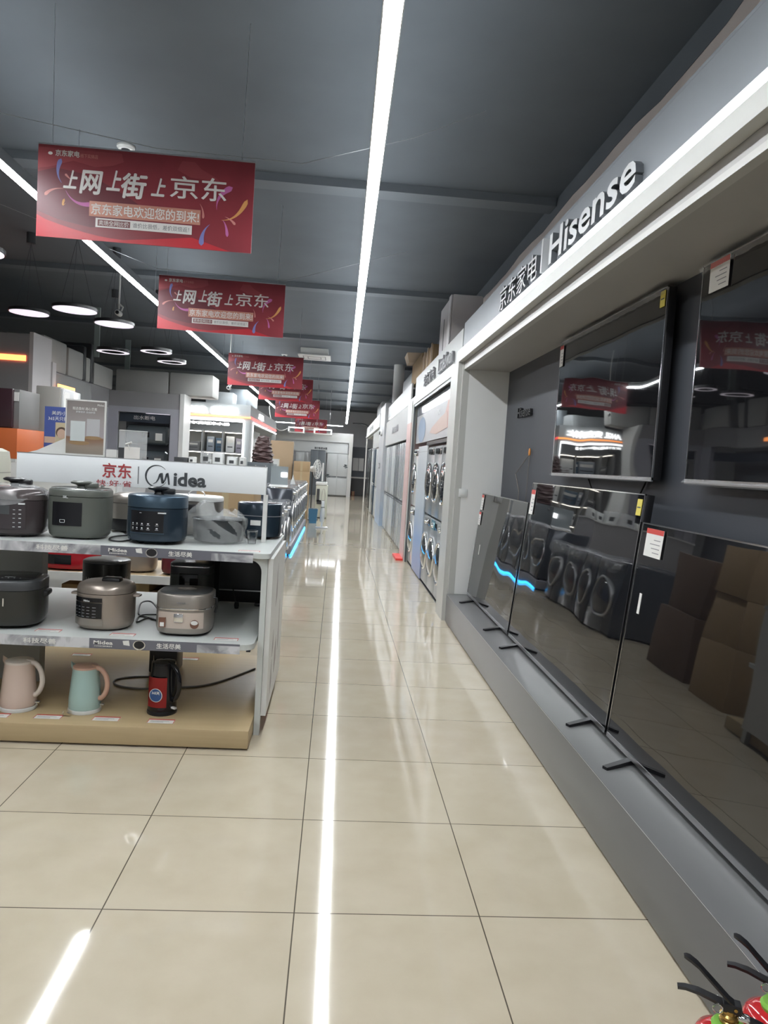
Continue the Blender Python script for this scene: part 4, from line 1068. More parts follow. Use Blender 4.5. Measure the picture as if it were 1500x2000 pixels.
x0, x1, z0, z1 = rect(20, 903, 33, 960, 6.0)
t = thing('white_pillar', 'slim white display post between the cream appliance and the header board', 'post', (x0, 6, 0), world=True)
MB(M_WHITE).box(x0, x1 + .02, 6.0, 6.2, 0, z1).done('post', t)

# ------------------------------------------------------------------ left shops
M_PG = mat('shop_grey', (.27, .265, .27), .5); M_PW = mat('shop_white', (.52, .50, .50), .5)
t = thing('shop_front', 'tall grey and white shop front with a glowing red-orange strip at the left', 'shop front', (-4.2, 10, 0), world=True)
MB(M_PG).box(-6.4, -4.19, 10.0, 10.06, 0, 2.90).done('front_wall', t)
MB(M_PW).box(-4.19, -4.14, 10.0, 10.62, 0, 2.93).box(-4.19, -4.12, 10.62, 10.75, 0, 2.62).done('side_wall', t)
MB(M_RED).box(-6.3, -4.23, 9.985, 10.0, 2.54, 2.615).done('red_light_strip', t)
MB(M_WHITE).box(-6.4, -4.85, 10.1, 10.5, 2.905, 3.06).done('roof_box', t)
p = at(109, 753, y=10.9); solo(MB(M_ORANGEL).prism([(-4.1, 10.76, 2.27), (-4.1, 11.4, 2.27), (-4.1, 11.4, 2.33), (-4.1, 10.76, 2.33)], (.02, 0, 0)), 'light_line', 'short orange light line beyond the tall white shop wall', 'light', (-4.1, 10.76, 2.27))

XW1 = -4.38; YW = 14.0
t = thing('shop_front', 'grey corner shop front with water heaters and a black sign', 'shop front', (XW1, YW, 0), world=True)
mb = MB(M_PG); mb.box(XW1 - .1, XW1, 10.9, YW, 2.22, 2.56); mb.box(XW1, -3.06, YW, YW + .06, 2.26, 2.55); mb.done('fascia', t)
mb = MB(mat('frame_grey', (.36, .36, .40), .4)); mb.box(XW1 - .1, XW1, 10.9, 11.2, 0, 2.22); mb.box(XW1 - .1, XW1, 13.6, YW, 0, 2.22); mb.box(XW1, -4.20, YW, YW + .05, 0, 2.26)
mb.box(-3.22, -3.06, YW, YW + .05, 0, 2.26); mb.box(-4.2, -3.22, YW, YW + .05, 2.16, 2.26); mb.done('frame', t)
MB(M_WHITE).box(-3.05, -2.97, YW - .02, YW + .6, 0, 2.56).done('corner_column', t)
MB(mat('shop_back', (.16, .17, .19), .5)).box(-4.2, -3.22, YW + .55, YW + .6, 0, 2.26).box(XW1 - .6, XW1 - .55, 11, YW, 0, 2.2).done('back_wall', t)
sg = MB(mat('sign_navy', (.03, .04, .055), .4)).box(-4.2, -3.22, YW + .1, YW + .12, 1.98, 2.15).box(XW1 - .08, XW1 - .06, 11.2, 13.6, 1.95, 2.12).done('sign_board', t)
text('出水断电', (-3.93, YW + .097, 2.03), .40, .08, M_PAPER, sg, 'sign_lettering', res=2)
MB(M_LAV).box(-3.7, -3.25, YW + .045, YW + .099, 2.152, 2.158).done('light_line', t)
def heater(label, c, rr_, L_):
    h_ = thing('water_heater', label, 'water heater', c)
    MB(mat('heater_grey', (.17, .20, .22), .2, .5)).lathe([(rr_ * .8, -L_ / 2), (rr_, -L_ / 2 + .04), (rr_, L_ / 2 - .04), (rr_ * .8, L_ / 2)], n=32, axis='x', e=2.6).done('tank', h_)
    MB(M_BLACKG).box(-.06, .06, -rr_ - .004, -rr_ + .01, -.05, .05, bev=.003).done('display', h_)
    MB(M_PAPER).box(L_ * .22, L_ * .38, -rr_ - .006, -rr_ + .01, -.10, .04).done('price_tag', h_)
heater('upper grey horizontal water heater in the corner shop', (-3.70, YW + .34, 1.75), .19, .80)
heater('lower grey horizontal water heater in the corner shop', (-3.70, YW + .34, 1.27), .19, .78)

# pale cartons stored on the shop roofs
def pale(label, x0, x1, y0, y1, z0, z1, m=None):
    return solo(MB(m or mat('foam_white', (.40, .40, .38), .6)).box(x0, x1, y0, y1, z0, z1, bev=.03), 'storage_carton', label, 'box', ((x0 + x1) / 2, (y0 + y1) / 2, z0))
pale('pale carton on the roof left of the corner shop, nearest one', -4.95, XW1, 10.95, 11.85, 2.562, 3.05)
pale('pale carton on the roof of the corner shop, second from the left', -4.95, XW1, 11.93, 12.6, 2.562, 3.02)
pale('pale narrow carton on the roof of the corner shop between two dark ones', -4.95, XW1, 12.75, 12.95, 2.562, 2.98)
pale('pale carton on the roof at the inner corner of the grey shop', -4.95, XW1, 13.15, 14.2, 2.562, 2.95)
pale('dark carton standing on the shop roof, left of the narrow pale one', -4.95, XW1, 12.61, 12.74, 2.562, 3.15, M_DARK)
pale('dark carton standing on the shop roof, right of the narrow pale one', -4.95, XW1, 12.96, 13.14, 2.562, 3.25, M_DARK)
pale('wide pale carton lying on the roof above the water heater sign, left one', -4.36, -3.36, YW + .3, YW + 1.0, 2.562, 2.99)
pale('wide pale carton lying on the roof above the water heater sign, right one', -3.34, -2.50, YW + .3, YW + 1.0, 2.562, 2.99)
# crumpled film on the wing fascia
mb = MB(M_FILM2); rs = []
for k in range(24):
    y = 11.0 + 1.9 * k / 23; rs.append([Vector((XW1 + .02 + random.uniform(0, .03), y, 2.20 + .33 * j / 5)) for j in range(6)])
mb.rings(rs, 0, closed=False, cap=False); solo(mb, 'plastic_wrap', 'crumpled clear wrap over the fascia left of the water heater shop', 'plastic film', (XW1 + .02, 11, 2.2))

# lit water purifier shop
XS, YS, YE = -1.96, 16.0, 22.6
t = thing('shop_front', 'white lit shop front with bright sign letters and an orange-red line', 'shop front', (XS, YS, 0), world=True)
M_AW = mat('shop_bright_white', (.38, .40, .405), .5)
mb = MB(M_AW); mb.box(-3.65, XS, YS, YS + .06, 2.30, 2.56); mb.box(XS - .06, XS, YS + .06, YE, 2.30, 2.56); mb.box(-3.65, XS, YS, YE, 2.561, 2.58); mb.done('fascia', t)
mb = MB(M_AW); mb.box(XS - .12, XS, YS, YS + .5, 0, 2.2); mb.box(-3.65, -3.53, YS, YS + .1, 0, 2.2); mb.box(XS - .10, XS, YE - .2, YE, 0, 2.2); mb.box(-3.65, XS, YS + .01, YS + .1, 2.2, 2.30); mb.box(XS - .1, XS - .01, YS + .1, YE, 2.2, 2.30); mb.done('frame', t)
MB(M_ORANGEL).box(-3.65, XS + .01, YS - .015, YS, 2.285, 2.315).done('orange_line', t)
MB(M_REDL).box(XS, XS + .015, YS, YE, 2.285, 2.33).done('red_line', t)
MB(M_LINE).box(-3.53, XS - .12, YS - .02, YS - .001, 2.19, 2.235).box(XS - .15, XS - .115, YS - .02, YS - .001, 0, 2.19).done('front_light_line', t)
MB(M_LINE).box(XS + .001, XS + .02, YS + .5, YE, 2.20, 2.225).box(XS + .001, XS + .02, YS + .50, YS + .52, 0, 2.2).done('side_light_line', t)
text('ANGEL', (-3.50, YS - .03, 2.35), .62, .14, M_SIGN, t, 'lit_letters', ext=.02, bold=.035)
text('安吉尔净水', (-2.82, YS - .03, 2.34), .58, .16, M_SIGN, t, 'lit_letters', ext=.02, bold=.03)
text('ANGEL', (XS + .01, YS + 1.6, 2.38), 1.0, .12, M_SIGN, t, 'lit_letters', ext=.02, bold=.03, **FL)
text('安吉尔高端净水器', (-3.5, YS - .01, 2.095), 1.10, .07, M_SIGN, t, 'lit_letters', ext=.01, bold=.03, res=1)
MB(mat('shop_shelf_back', (.60, .62, .62), .5)).box(-3.53, XS - .15, YS + .95, YS + 1.0, 0, 2.2).box(XS - .55, XS - .5, YS + 1.0, YE, 0, 2.2).done('back_wall', t)
mb = MB(mat('shelf_grey', (.30, .31, .32), .4))
for zz in (.6, 1.05, 1.50, 1.97): mb.box(-3.53, XS - .16, YS + .40, YS + .95, zz, zz + .025)
for xx in (-3.53, -3.07, -2.62, -2.17): mb.box(xx, xx + .025, YS + .38, YS + .95, 0, 2.0)
mb.done('shelving', t)
mb = MB(M_WARM)
for zz in (1.05, 1.50, 1.97):
    for xa, xb in ((-3.48, -3.10), (-3.02, -2.65), (-2.57, -2.20)): mb.box(xa, xb, YS + .5, YS + .52, zz - .014, zz - .001)
mb.done('shelf_lights', t)
k = 0
for xa, w, h, m_ in ((-3.42, .30, .20, M_INK2), (-2.98, .17, .33, mat('purifier_grey', (.26, .29, .33), .3)), (-2.78, .15, .31, mat('purifier_blue', (.07, .12, .18), .3)), (-2.55, .19, .36, M_WHITE2), (-2.33, .14, .32, mat('purifier_mauve', (.30, .28, .33), .3))):
    lab = ['flat dark purifier on the lit shop shelf, leftmost', 'grey water purifier on the lit shop shelf', 'dark blue water purifier beside the grey one on the lit shelf', 'wide white water purifier on the lit shop shelf', 'mauve water purifier at the right end of the lit shelf'][k]; k += 1
    o = thing('water_purifier', lab, 'water purifier', (xa + w / 2, YS + .68, 1.526)); MB(m_).box(-w / 2, w / 2, -.12, .12, 0, h, bev=.012).done('cabinet', o)
    MB(M_PAPER).box(-w * .3, w * .3, -.1225, -.12, h * .6, h * .8).done('label_panel', o); MB(M_DARK).box(-w * .3, w * .3, -.124, -.12, h * .3, h * .36).done('outlet', o)
for k, (xa, w, h) in enumerate(((-3.40, .16, .22), (-3.18, .07, .15), (-2.95, .10, .26), (-2.80, .12, .28), (-2.5, .22, .24))):
    o = thing('water_purifier', ['small pale purifier on the second lit shelf, leftmost', 'tiny white purifier on the second lit shelf', 'slim pale purifier on the second lit shelf', 'narrow pale purifier standing right of the slim one on the second lit shelf', 'wide pale purifier on the second lit shelf at the right'][k], 'water purifier', (xa + w / 2, YS + .62, 1.076)); MB(M_WHITE2).box(-w / 2, w / 2, -.1, .1, 0, h, bev=.012).done('cabinet', o)
    MB(M_DARK).box(-w * .3, w * .3, -.104, -.1, h * .5, h * .8).done('display', o)
solo(MB(M_AW).box(-3.0, -2.4, YS + .3, YS + .9, 2.582, 2.85, bev=.01).box(-2.98, -2.7, YS + .299, YS + .3, 2.6, 2.83), 'storage_carton', 'beige carton on the lit shop roof above the sign', 'box', (-2.7, YS + .6, 2.582))
solo(MB(mat('roof_unit', (.25, .28, .30), .5)).box(-2.62, -2.22, YS + 1.2, YS + 3.5, 2.582, 3.02, bev=.01), 'roof_unit', 'pale grey box on the lit shop roof, right of the beige carton', 'box', (-2.4, YS + 2, 2.582))

# purifiers and small machines on a counter in front of the lit shop
t = thing('demo_counter', 'grey counter carrying small white machines in front of the lit shop', 'counter', (-1.9, 11.5, 0), world=True)
MB(M_PG).box(-3.3, -1.5, 11.4, 12.0, 0, 1.27).done('body', t)
MB(M_WHITE).box(-3.32, -1.48, 11.38, 12.02, 1.27, 1.29).done('counter_top', t)
k = 0
for (u0, v0, u1, m_, nm) in ((341, 893, 368, M_DARK, 'low dark machine on the demo counter, at its left end'), (370, 892, 380, M_WHITE, 'small white machine right of the low dark one on the demo counter'), (393, 882, 413, M_HOLD, 'clear tall dispenser on the demo counter, left one'), (416, 884, 436, M_WHITE2, 'pale dispenser on the demo counter, right of the clear one'), (444, 892, 462, M_WHITE2, 'white desktop dispenser with a dark opening on the demo counter'), (468, 893, 478, M_WHITE, 'narrow white machine on the demo counter beside the dark stand')):
    x0, x1, z0, z1 = rect(u0, v0, u1, v0 + 30, 11.6)
    o = thing('countertop_dispenser', nm, 'dispenser', ((x0 + x1) / 2, 11.65, 1.291)); w = x1 - x0; h = z1 - 1.291
    MB(m_).box(-w / 2, w / 2, -.12, .12, 0, h, bev=min(.01, h / 5)).done('cabinet', o); MB(M_DARK).box(-w * .25, w * .25, -.123, -.12, h * .25, h * .6).done('opening', o)
    k += 1
x0, x1, z0, z1 = rect(482, 903, 529, 940, 14.2)
t = thing('dark_stand', 'dark grey stand carrying the brown rock-like heap behind the header board', 'stand', ((x0 + x1) / 2, 14.4, 0), world=True)
MB(mat('slate', (.10, .115, .125), .4)).box(x0, x1, 14.2, 14.7, 0, z1, bev=.006).done('body', t)
MB(M_CHROME).box(x0 + .15, x0 + .18, 14.19, 14.2, z1 - .09, z1 - .05).box(x1 - .12, x1 - .09, 14.19, 14.2, z1 - .09, z1 - .05).done('knobs', t)
# heap
cx = (x0 + x1) / 2 + .03; zt = z1 + .001
mb = MB(mat('brown_wrap', (.085, .05, .048), .45, bump=1, bscale=35)); rs = []
for k in range(22):
    q = k / 21; ring = []; base_r = .20 if q < .22 else .215 * (1 - (q - .22) * .62)
    for i in range(36):
        a = 2 * PI * i / 36; r_ = base_r * (1 + .10 * math.sin(k * 2.2) + .07 * math.sin(3 * a + k * 1.3) + random.uniform(-.05, .05))
        if q > .96: r_ *= .3
        ring.append(Vector((cx + r_ * math.cos(a), 14.45 + r_ * .9 * math.sin(a), zt + .52 * q + .012 * math.sin(5 * a + k))))
    rs.append(ring)
for p_ in rs[0]: p_.z = zt
mb.rings(rs, 0); solo(mb, 'brown_heap', 'dark brown layered heap on the dark stand behind the header board', 'ornament', (cx, 14.45, zt))
x0, x1, z0, z1 = rect(528, 896, 543, 935, 16.4)
t = thing('white_panel_unit', 'slim white framed unit right of the brown heap', 'display panel', (x0, 16.4, 0), world=True)
MB(M_WHITE).box(x0, x1, 16.4, 16.7, 0, z1).done('body', t); MB(M_FRIDGE).box(x0 + .03, x1 - .03, 16.39, 16.4, 1.0, z1 - .12).done('inset', t)

# ================================================================== WASHERS
def washer(label, body, glass, ring, name='washing_machine', group=None, panel=None, bright=None):
    t = thing(name, label, 'washing machine', (0, 0, 0), 0, group)
    W_, D_, H_ = .595, .60, .85
    MB(body).box(-W_ / 2, W_ / 2, -D_ / 2, D_ / 2, .02, H_, bev=.012).done('cabinet', t)
    cz = .42
    d = MB(ring); n = 36
    rs = []
    for k in range(n):
        a = 2 * PI * k / n; ca, sa = math.cos(a), math.sin(a)
        rs.append([Vector(((.218 + .016 * math.cos(b)) * ca, -D_ / 2 - .012 - .020 * math.sin(b), cz + (.218 + .016 * math.cos(b)) * sa)) for b in [2 * PI * j / 8 for j in range(8)]])
    rs.append(rs[0]); d.rings(rs, 0, cap=False); d = d.done('door', t)
    MB(glass).lathe([(.205, -D_ / 2 - .004), (.19, -D_ / 2 - .03), (.12, -D_ / 2 - .05), (.001, -D_ / 2 - .055)], (0, 0, cz), 32, axis='y', cap=False).done('door_glass', d)
    pn = MB(panel or M_BLACKG).box(-.05, .27, -D_ / 2 - .004, -D_ / 2, .745, .82, bev=.001).done('control_panel', t)
    MB(bright or M_CHROME).lathe([(.030, -D_ / 2 - .035), (.034, -D_ / 2 - .004)], (-.0, 0, .783), 20, axis='y').done('dial', pn)
    MB(body).box(-.27, -.08, -D_ / 2 - .005, -D_ / 2, .745, .82, bev=.002).done('detergent_drawer', t)
    mf = MB(M_BLACK)
    for sx in (-.24, .24):
        for sy in (-.24, .24): mf.lathe([(.022, 0), (.02, .021)], (sx, sy, 0), 12)
    mf.done('feet', t)
    return t


# left of the aisle, doors facing the aisle
wd_ = washer('x', M_WASHD, M_GLASSD, M_ALU)
XWL = -.95
GL = 'washing machines left of the aisle'
near = [(8.15, 'dark front loading washing machine, nearest left of the aisle, behind the stand'), (8.78, 'second dark washing machine on the floor left of the aisle'), (9.41, 'third dark washing machine on the floor left of the aisle'), (10.04, 'fourth dark washing machine on the floor, next to the blue-lit platform')]
for i, (y, l) in enumerate(near):
    if i == 0: o = wd_; o.location = (XWL, y, 0); o.rotation_euler = (0, 0, R(90)); o['label'] = l; o['group'] = GL
    else: dup(wd_, (XWL, y, 0), R(90), l, GL)
ws_ = washer('x', mat('graphite_body', (.12, .13, .145), .2, .3), M_GLASSD, M_CHROME); wd2 = washer('x', M_WASHD, M_GLASSD, M_CHROME)
USED = set()
t = thing('lit_platform', 'grey platform with a blue light line along its foot, left of the aisle', 'platform', (-.95, 13.8, 0), world=True)
MB(mat('platform_grey', (.25, .25, .28), .35)).box(-1.29, -.625, 10.75, 15.95, .03, .155, bev=.004).done('body', t)
MB(M_BLUEL).box(-.635, -.612, 10.78, 15.4, .004, .028).done('blue_light_line', t)
MB(M_BLACK).box(-1.27, -.66, 10.8, 15.85, 0, .029).done('foot', t)
far_ = [(11.12, 'washing machine at the near end of the blue-lit platform'), (11.76, 'second washing machine on the blue-lit platform'), (12.40, 'third washing machine on the blue-lit platform'), (13.04, 'fourth washing machine on the blue-lit platform'), (13.68, 'fifth washing machine on the blue-lit platform'), (14.32, 'sixth washing machine on the blue-lit platform'), (14.96, 'seventh washing machine on the blue-lit platform'), (15.60, 'eighth washing machine, at the far end of the blue-lit platform')]
for i, (y, l) in enumerate(far_):
    src = wd2 if i % 2 == 0 else ws_
    if i == 0: o = wd2; o.location = (XWL, y, .156); o.rotation_euler = (0, 0, R(90)); o['label'] = l; o['group'] = GL
    elif src is ws_ and i == 1: o = ws_; o.location = (XWL, y, .156); o.rotation_euler = (0, 0, R(90)); o['label'] = l; o['group'] = GL
    else: dup(src, (XWL, y, .156), R(90), l, GL)
# clear film over the near washers' tops
mb = MB(M_FILM); rs = []
for k in range(30):
    y = 7.86 + 2.46 * k / 29; rs.append([Vector((-1.2, y, .86)), Vector((-.9, y, .865 + random.uniform(0, .01))), Vector((-.66, y, .868 + random.uniform(0, .015))), Vector((-.61 + random.uniform(0, .03), y, .82)), Vector((-.60 + random.uniform(0, .03), y, .74 + random.uniform(-.03, .02)))])
mb.rings(rs, 0, closed=False, cap=False); solo(mb, 'protective_film', 'crinkled clear film over the tops of the dark washing machines', 'plastic film', (-.9, 7.9, .86))
mb = MB(M_FILM); rs = []
for k in range(50):
    y = 10.84 + 4.4 * k / 49; rs.append([Vector((-1.2, y, 1.016)), Vector((-.9, y, 1.02 + random.uniform(0, .012))), Vector((-.65, y, 1.02 + random.uniform(0, .015))), Vector((-.61 + random.uniform(0, .03), y, .98)), Vector((-.60 + random.uniform(0, .03), y, .86 + random.uniform(-.1, .02)))])
mb.rings(rs, 0, closed=False, cap=False); solo(mb, 'protective_film', 'crinkled clear film over the machines on the blue-lit platform', 'plastic film', (-.9, 10.84, 1.016))
# row of second washers behind, backs to them, their tops seen dark blue
for i, (x, y, l) in enumerate([(-1.62, 8.3, 'dark washing machine in the second row behind the aisle row, near end'), (-1.62, 8.95, 'dark washing machine in the second row, next to the near one')]):
    dup(wd_, (x, y, 0), R(-90), l, GL)
# desk monitor / screens on the washers
p = at(545, 930, y=11.0)
t = thing('tabletop_display', 'small lit screen on a sloped white base on top of the washing machines', 'display', (p.x, 11.0, 1.02), world=True)
MB(mat('screen_body', (.25, .28, .29), .3)).box(p.x - .13, p.x + .13, 11.06, 11.08, 1.045, 1.335).done('back_panel', t)
x0, x1, z0, z1 = rect(549, 923, 561, 932, 11.04)
MB(M_LINE).box(x0, x1, 11.05, 11.059, z0, z1).done('lit_screen', t)
MB(M_WHITE).prism([(p.x - .14, 10.88, 1.022), (p.x + .14, 10.88, 1.022), (p.x + .14, 11.08, 1.045), (p.x - .14, 11.08, 1.045)], (0, 0, .01)).done('base', t)
p = at(573, 937, y=12.3); mb = MB(M_WHITE2)
mb.prism([(p.x - .05, 12.3, 1.03), (p.x + .03, 12.3, 1.03), (p.x - .01, 12.3, 1.19)], (0, .12, 0)); solo(mb, 'tent_card', 'white tent card on top of the washing machines', 'card', (p.x, 12.3, 1.03))

# tall brown board and boxes beyond the washers
x0, x1, z0, z1 = rect(527, 861, 571, 941, 17.2)
solo(MB(mat('kraft_board', (.33, .24, .15), .7)).box(x0, x1, 17.2, 17.5, 0, z1, bev=.005), 'tall_carton', 'tall brown cardboard carton standing beyond the washing machines', 'box', ((x0 + x1) / 2, 17.3, 0))
x0, x1, z0, z1 = rect(573, 901, 604, 941, 17.0)
zs = [0, .5, z0 + (z1 - z0) * .5, z1]
carton('cardboard box at the bottom of the stack left of the fan', x0, x1, 17.0, 17.5, 0, .5)
carton('cardboard box second from the bottom in the stack left of the fan', x0, x1, 17.0, 17.5, .502, zs[2])
carton('cardboard box on top of the stack left of the fan', x0, x1, 17.0, 17.5, zs[2] + .002, z1)

# pedestal fan
x0, x1, z0, z1 = rect(613, 898, 625, 935, 17.75)
fx, fz = (x0 + x1) / 2, (z0 + z1) / 2; fr = (z1 - z0) / 2
t = thing('pedestal_fan', 'white pedestal fan turned sideways beside the cardboard boxes', 'fan', (fx - .1, 17.75, 0), world=True)
mb = MB(M_WHITE); n = 32
for q, dxx in ((1, 0), (.85, .02), (.65, .035), (.4, .045), (1, .03), (.8, -.02)):
    mb.tube([(fx + dxx + .07 * math.cos(2 * PI * k / n), 17.75 + fr * q * math.cos(2 * PI * k / n) * .9, fz + fr * q * math.sin(2 * PI * k / n)) for k in range(n)], .006, 6, closed=True)
for k in range(24): a = 2 * PI * k / 24; mb.tube([(fx + .05, 17.75, fz), (fx + .02 * math.cos(a), 17.75 + fr * .9 * math.cos(a), fz + fr * math.sin(a))], .004, 5)
mb.done('guard', t)
mb = MB(mat('fan_blade', (.45, .47, .47), .3))
for k in range(5):
    a = 2 * PI * k / 5; b = a + .9
    mb.prism([(fx, 17.75, fz), (fx + .02, 17.75 + fr * .75 * math.cos(a), fz + fr * .75 * math.sin(a)), (fx - .02, 17.75 + fr * .78 * math.cos(b), fz + fr * .78 * math.sin(b))], (.006, 0, 0))
mb.done('blades', t)
MB(M_WHITE).lathe([(.05, -.16), (.075, -.1), (.07, 0)], (fx - .02, 17.75, fz), 20, axis='x').done('motor', t)
MB(M_DARK).tube([(fx - .1, 17.75, fz - .05), (fx - .1, 17.75, .03)], .018, 10).lathe([(.2, 0), (.19, .02), (.03, .04)], (fx - .1, 17.75, 0), 28).done('stand', t)

# white cabinet unit, bin, steam mop
x0, x1, z0, z1 = rect(612, 938, 640, 980, 18.3)
t = thing('white_freezer', 'cream white top-opening appliance beyond the washing machines, beside the fan', 'appliance', ((x0 + x1) / 2, 18.2, 0), world=True)
MB(mat('cream_white', (.55, .56, .47), .35)).box(x0 + .06, x1, 18.35, 18.9, .02, z1 - .13, bev=.02).done('cabinet', t)
MB(M_WHITE2).box(x0 + .05, x1 - .02, 18.34, 18.9, z1 - .129, z1 - .05, bev=.015).done('lid', t)
MB(M_DARK).box(x0 + .09, x0 + .16, 18.32, 18.349, .42, .75).box(x0 + .10, x0 + .30, 18.32, 18.349, .36, .46).done('front_bracket', t)
MB(M_BLACK).box(x0 + .08, x1 - .02, 18.37, 18.8, 0, .02).done('feet', t)
x0, x1, z0, z1 = rect(629, 904, 632, 938, 18.5); solo(MB(M_WHITE).box(x0, x1, 18.5, 18.54, z0 - .03, z1), 'white_post', 'slim white post standing on the cream appliance', 'post', (x0, 18.3, z0 - .03))
x0, x1, z0, z1 = rect(606, 985, 620, 1006, 17.2)
t = thing('blue_bin', 'small blue bin on the floor beside the washing machines', 'bin', ((x0 + x1) / 2, 17.0, 0), world=True)
MB(mat('bin_blue', (.05, .17, .30), .4)).rings([[Vector(((x0 + x1) / 2 + sx * .10 * q, 16.8 + sy * .1 * q, z_)) for sx, sy in ((-1, -1), (1, -1), (1, 1), (-1, 1))] for q, z_ in ((.85, 0), (1.05, .32), (1.1, .33), (1.0, .33))], cap=True).done('body', t)
MB(mat('bin_blue_dark', (.02, .06, .10), .4)).box((x0 + x1) / 2 - .09, (x0 + x1) / 2 + .09, 16.71, 16.89, .331, .34).done('lid', t)
t = thing('steam_mop', 'white upright steam mop standing on the aisle floor', 'mop', (-.26, 15.6, 0)); t.scale = (1.15, 1.15, 1.0)
MB(M_WHITE2).box(-.115, .115, -.06, .06, 0, .035, bev=.01).tube([(0, 0, .03), (0, 0, .14)], .02, 10).done('floor_head', t)
MB(M_WHITE2).lathe([(.03, .13), (.045, .16), (.048, .34), (.04, .42), (.03, .46)], n=20).done('body', t)
MB(M_WHITE2).box(-.03, .03, -.03, .03, .46, .60, bev=.01).done('neck', t)
MB(mat('mop_handle', (.45, .43, .36), .4)).tube([(-.028, 0, .58), (-.03, 0, .72), (-.018, 0, .84), (0, 0, .865), (.018, 0, .84), (.03, 0, .72), (.028, 0, .58)], .009, 8).done('loop_handle', t)
MB(M_DARK).box(-.035, .035, -.035, .035, .452, .462).done('joint', t)

# ================================================================== FAR FRIDGE DISPLAY
YFW = 31.0
t = thing('shop_front', 'white fridge shop front across the far end of the aisle', 'shop front', (-.5, YFW, 0), world=True)
mb = MB(M_WHITE); mb.box(-4.6, .62, YFW - .1, YFW - .02, 2.30, 2.68); mb.box(-4.6, .62, YFW - .1, YFW + .6, 2.681, 2.70); mb.box(.45, .62, YFW - .1, YFW + .7, 0, 2.30); mb.done('frame', t)
MB(mat('fascia_white2', (.68, .70, .70), .35)).box(-1.95, .42, YFW - .04, YFW, 1.84, 2.27).done('inner_board', t)
MB(M_WHITE).box(-4.6, -1.95, YFW - .04, YFW, 0, 2.27).done('side_panel', t)
MB(M_WHITE2).box(-4.6, .45, YFW - .12, YFW - .101, 2.30, 2.36).done('ledge', t)
text('海尔智家冰箱', (-1.02, YFW - .045, 1.96), .55, .10, M_INK, t, 'sign_lettering', res=2, bold=.03)
text('京东家电 | Haier', (-2.7, YFW - .13, 2.44), 1.6, .20, M_LETTER, t, 'raised_letters', ext=.03, bold=.03, mside=M_INK2)


def fridge(label, x, y, z, w, d, h, m, rz=0, doors='quad', name='refrigerator', group=None, deco=None, handle=None):
    t = thing(name, label, 'refrigerator', (x, y, z), rz, group)
    MB(M_FRIDGE if m is not M_FRIDGEB else M_DARK).box(-w / 2, w / 2, -d / 2, d / 2, .0, h, bev=.008).done('cabinet', t)
    g = .006; y1 = -d / 2 - .001; y0 = y1 - .035
    if doors == 'quad': cells = [(-w / 2 + g, -g / 2, h * .45, h - g), (g / 2, w / 2 - g, h * .45, h - g), (-w / 2 + g, -g / 2, .03, h * .44), (g / 2, w / 2 - g, .03, h * .44)]
    elif doors == 'double': cells = [(-w / 2 + g, -g / 2, .03, h - g), (g / 2, w / 2 - g, .03, h - g)]
    else: cells = [(-w / 2 + g, w / 2 - g, h * .48, h - g), (-w / 2 + g, w / 2 - g, .03, h * .47)]
    for a, b, c_, d_ in cells:
        o = MB(m).box(a, b, y0, y1, c_, d_, bev=.004).done('door', t)
        MB(handle or M_INK).box(a + .02, b - .02, y0 - .004, y0 + .001, (c_ if c_ > .1 else d_ - .03), (c_ + .02 if c_ > .1 else d_ - .01)).done('handle', o)
    return t


fr = fridge('pale grey four-door fridge at the far end, right side of the display', .0, YFW + .28, .02, .90, .6, 1.80, M_FRIDGEW)
mb = MB(mat('flower_print', (.13, .15, .16), .4))
for (cx, cz) in ((-.38, .83), (.36, 1.28)):
    for k in range(7): a = 2.4 * k; mb.lathe([(.045, -.3405), (.045, -.338)], (cx + .07 * math.cos(a) * (k / 5), 0, cz + .06 * math.sin(a)), 10, axis='y', sy=.5)
mb.done('flower_print', fr)
fridge('dark grey tall fridge standing in front of the far display', -.82, YFW - .55, 0, .62, .6, 1.92, mat('slate_fridge', (.10, .115, .13), .35), doors='double')
fridge('pale fridge partly hidden behind the cardboard stack at the far end', -1.42, YFW + .28, .02, .75, .6, 1.78, M_FRIDGEW)
# hanging lit frames
for (u0, v0, u1, v1, y, lab) in ((563, 834, 594, 845, 24, 'hanging rectangular lit frame above the far shop front, left one'), (613, 838, 648, 849, 23, 'hanging rectangular lit frame above the far shop front, right one')):
    x0, x1, z0, z1 = rect(u0, v0, u1, v1, y)
    t = thing('hanging_lamp', lab, 'light', ((x0 + x1) / 2, y, z0), world=True)
    MB(M_LINE3).box(x0, x1, y - .02, y, z1 - .04, z1).box(x1 - .03, x1, y - .02, y, z0 + .02, z1 - .04).box(x0, x0 + .03, y - .02, y, z0 + .05, z1 - .04).done('tubes', t)
    MB(M_WHITE).box(x0, x1, y, y + .6, z0, z0 + .03).box(x0, x0 + .03, y, y + .6, z0 + .03, z1).box(x1 - .03, x1, y, y + .6, z0 + .03, z1).done('tray', t)
    mw = MB(M_ALU)
    for xx in (x0 + .08, x1 - .08): mw.tube([(xx, y + .1, z1 - .02), (xx, y + .1, ZC)], .006, 6)
    mw.done('hanger', t)
cord([Vector((at(526, 795, y=22.9).x, 22.9, ZC)), at(526, 795, y=22.9), at(530, 820, y=23), at(540, 836, y=23.2), at(550, 841, y=23.5), at(566, 835, y=23.9)], .012, M_WHITE, 'white cable sagging from the left strip light to a hanging lit frame', name='lamp_cable')
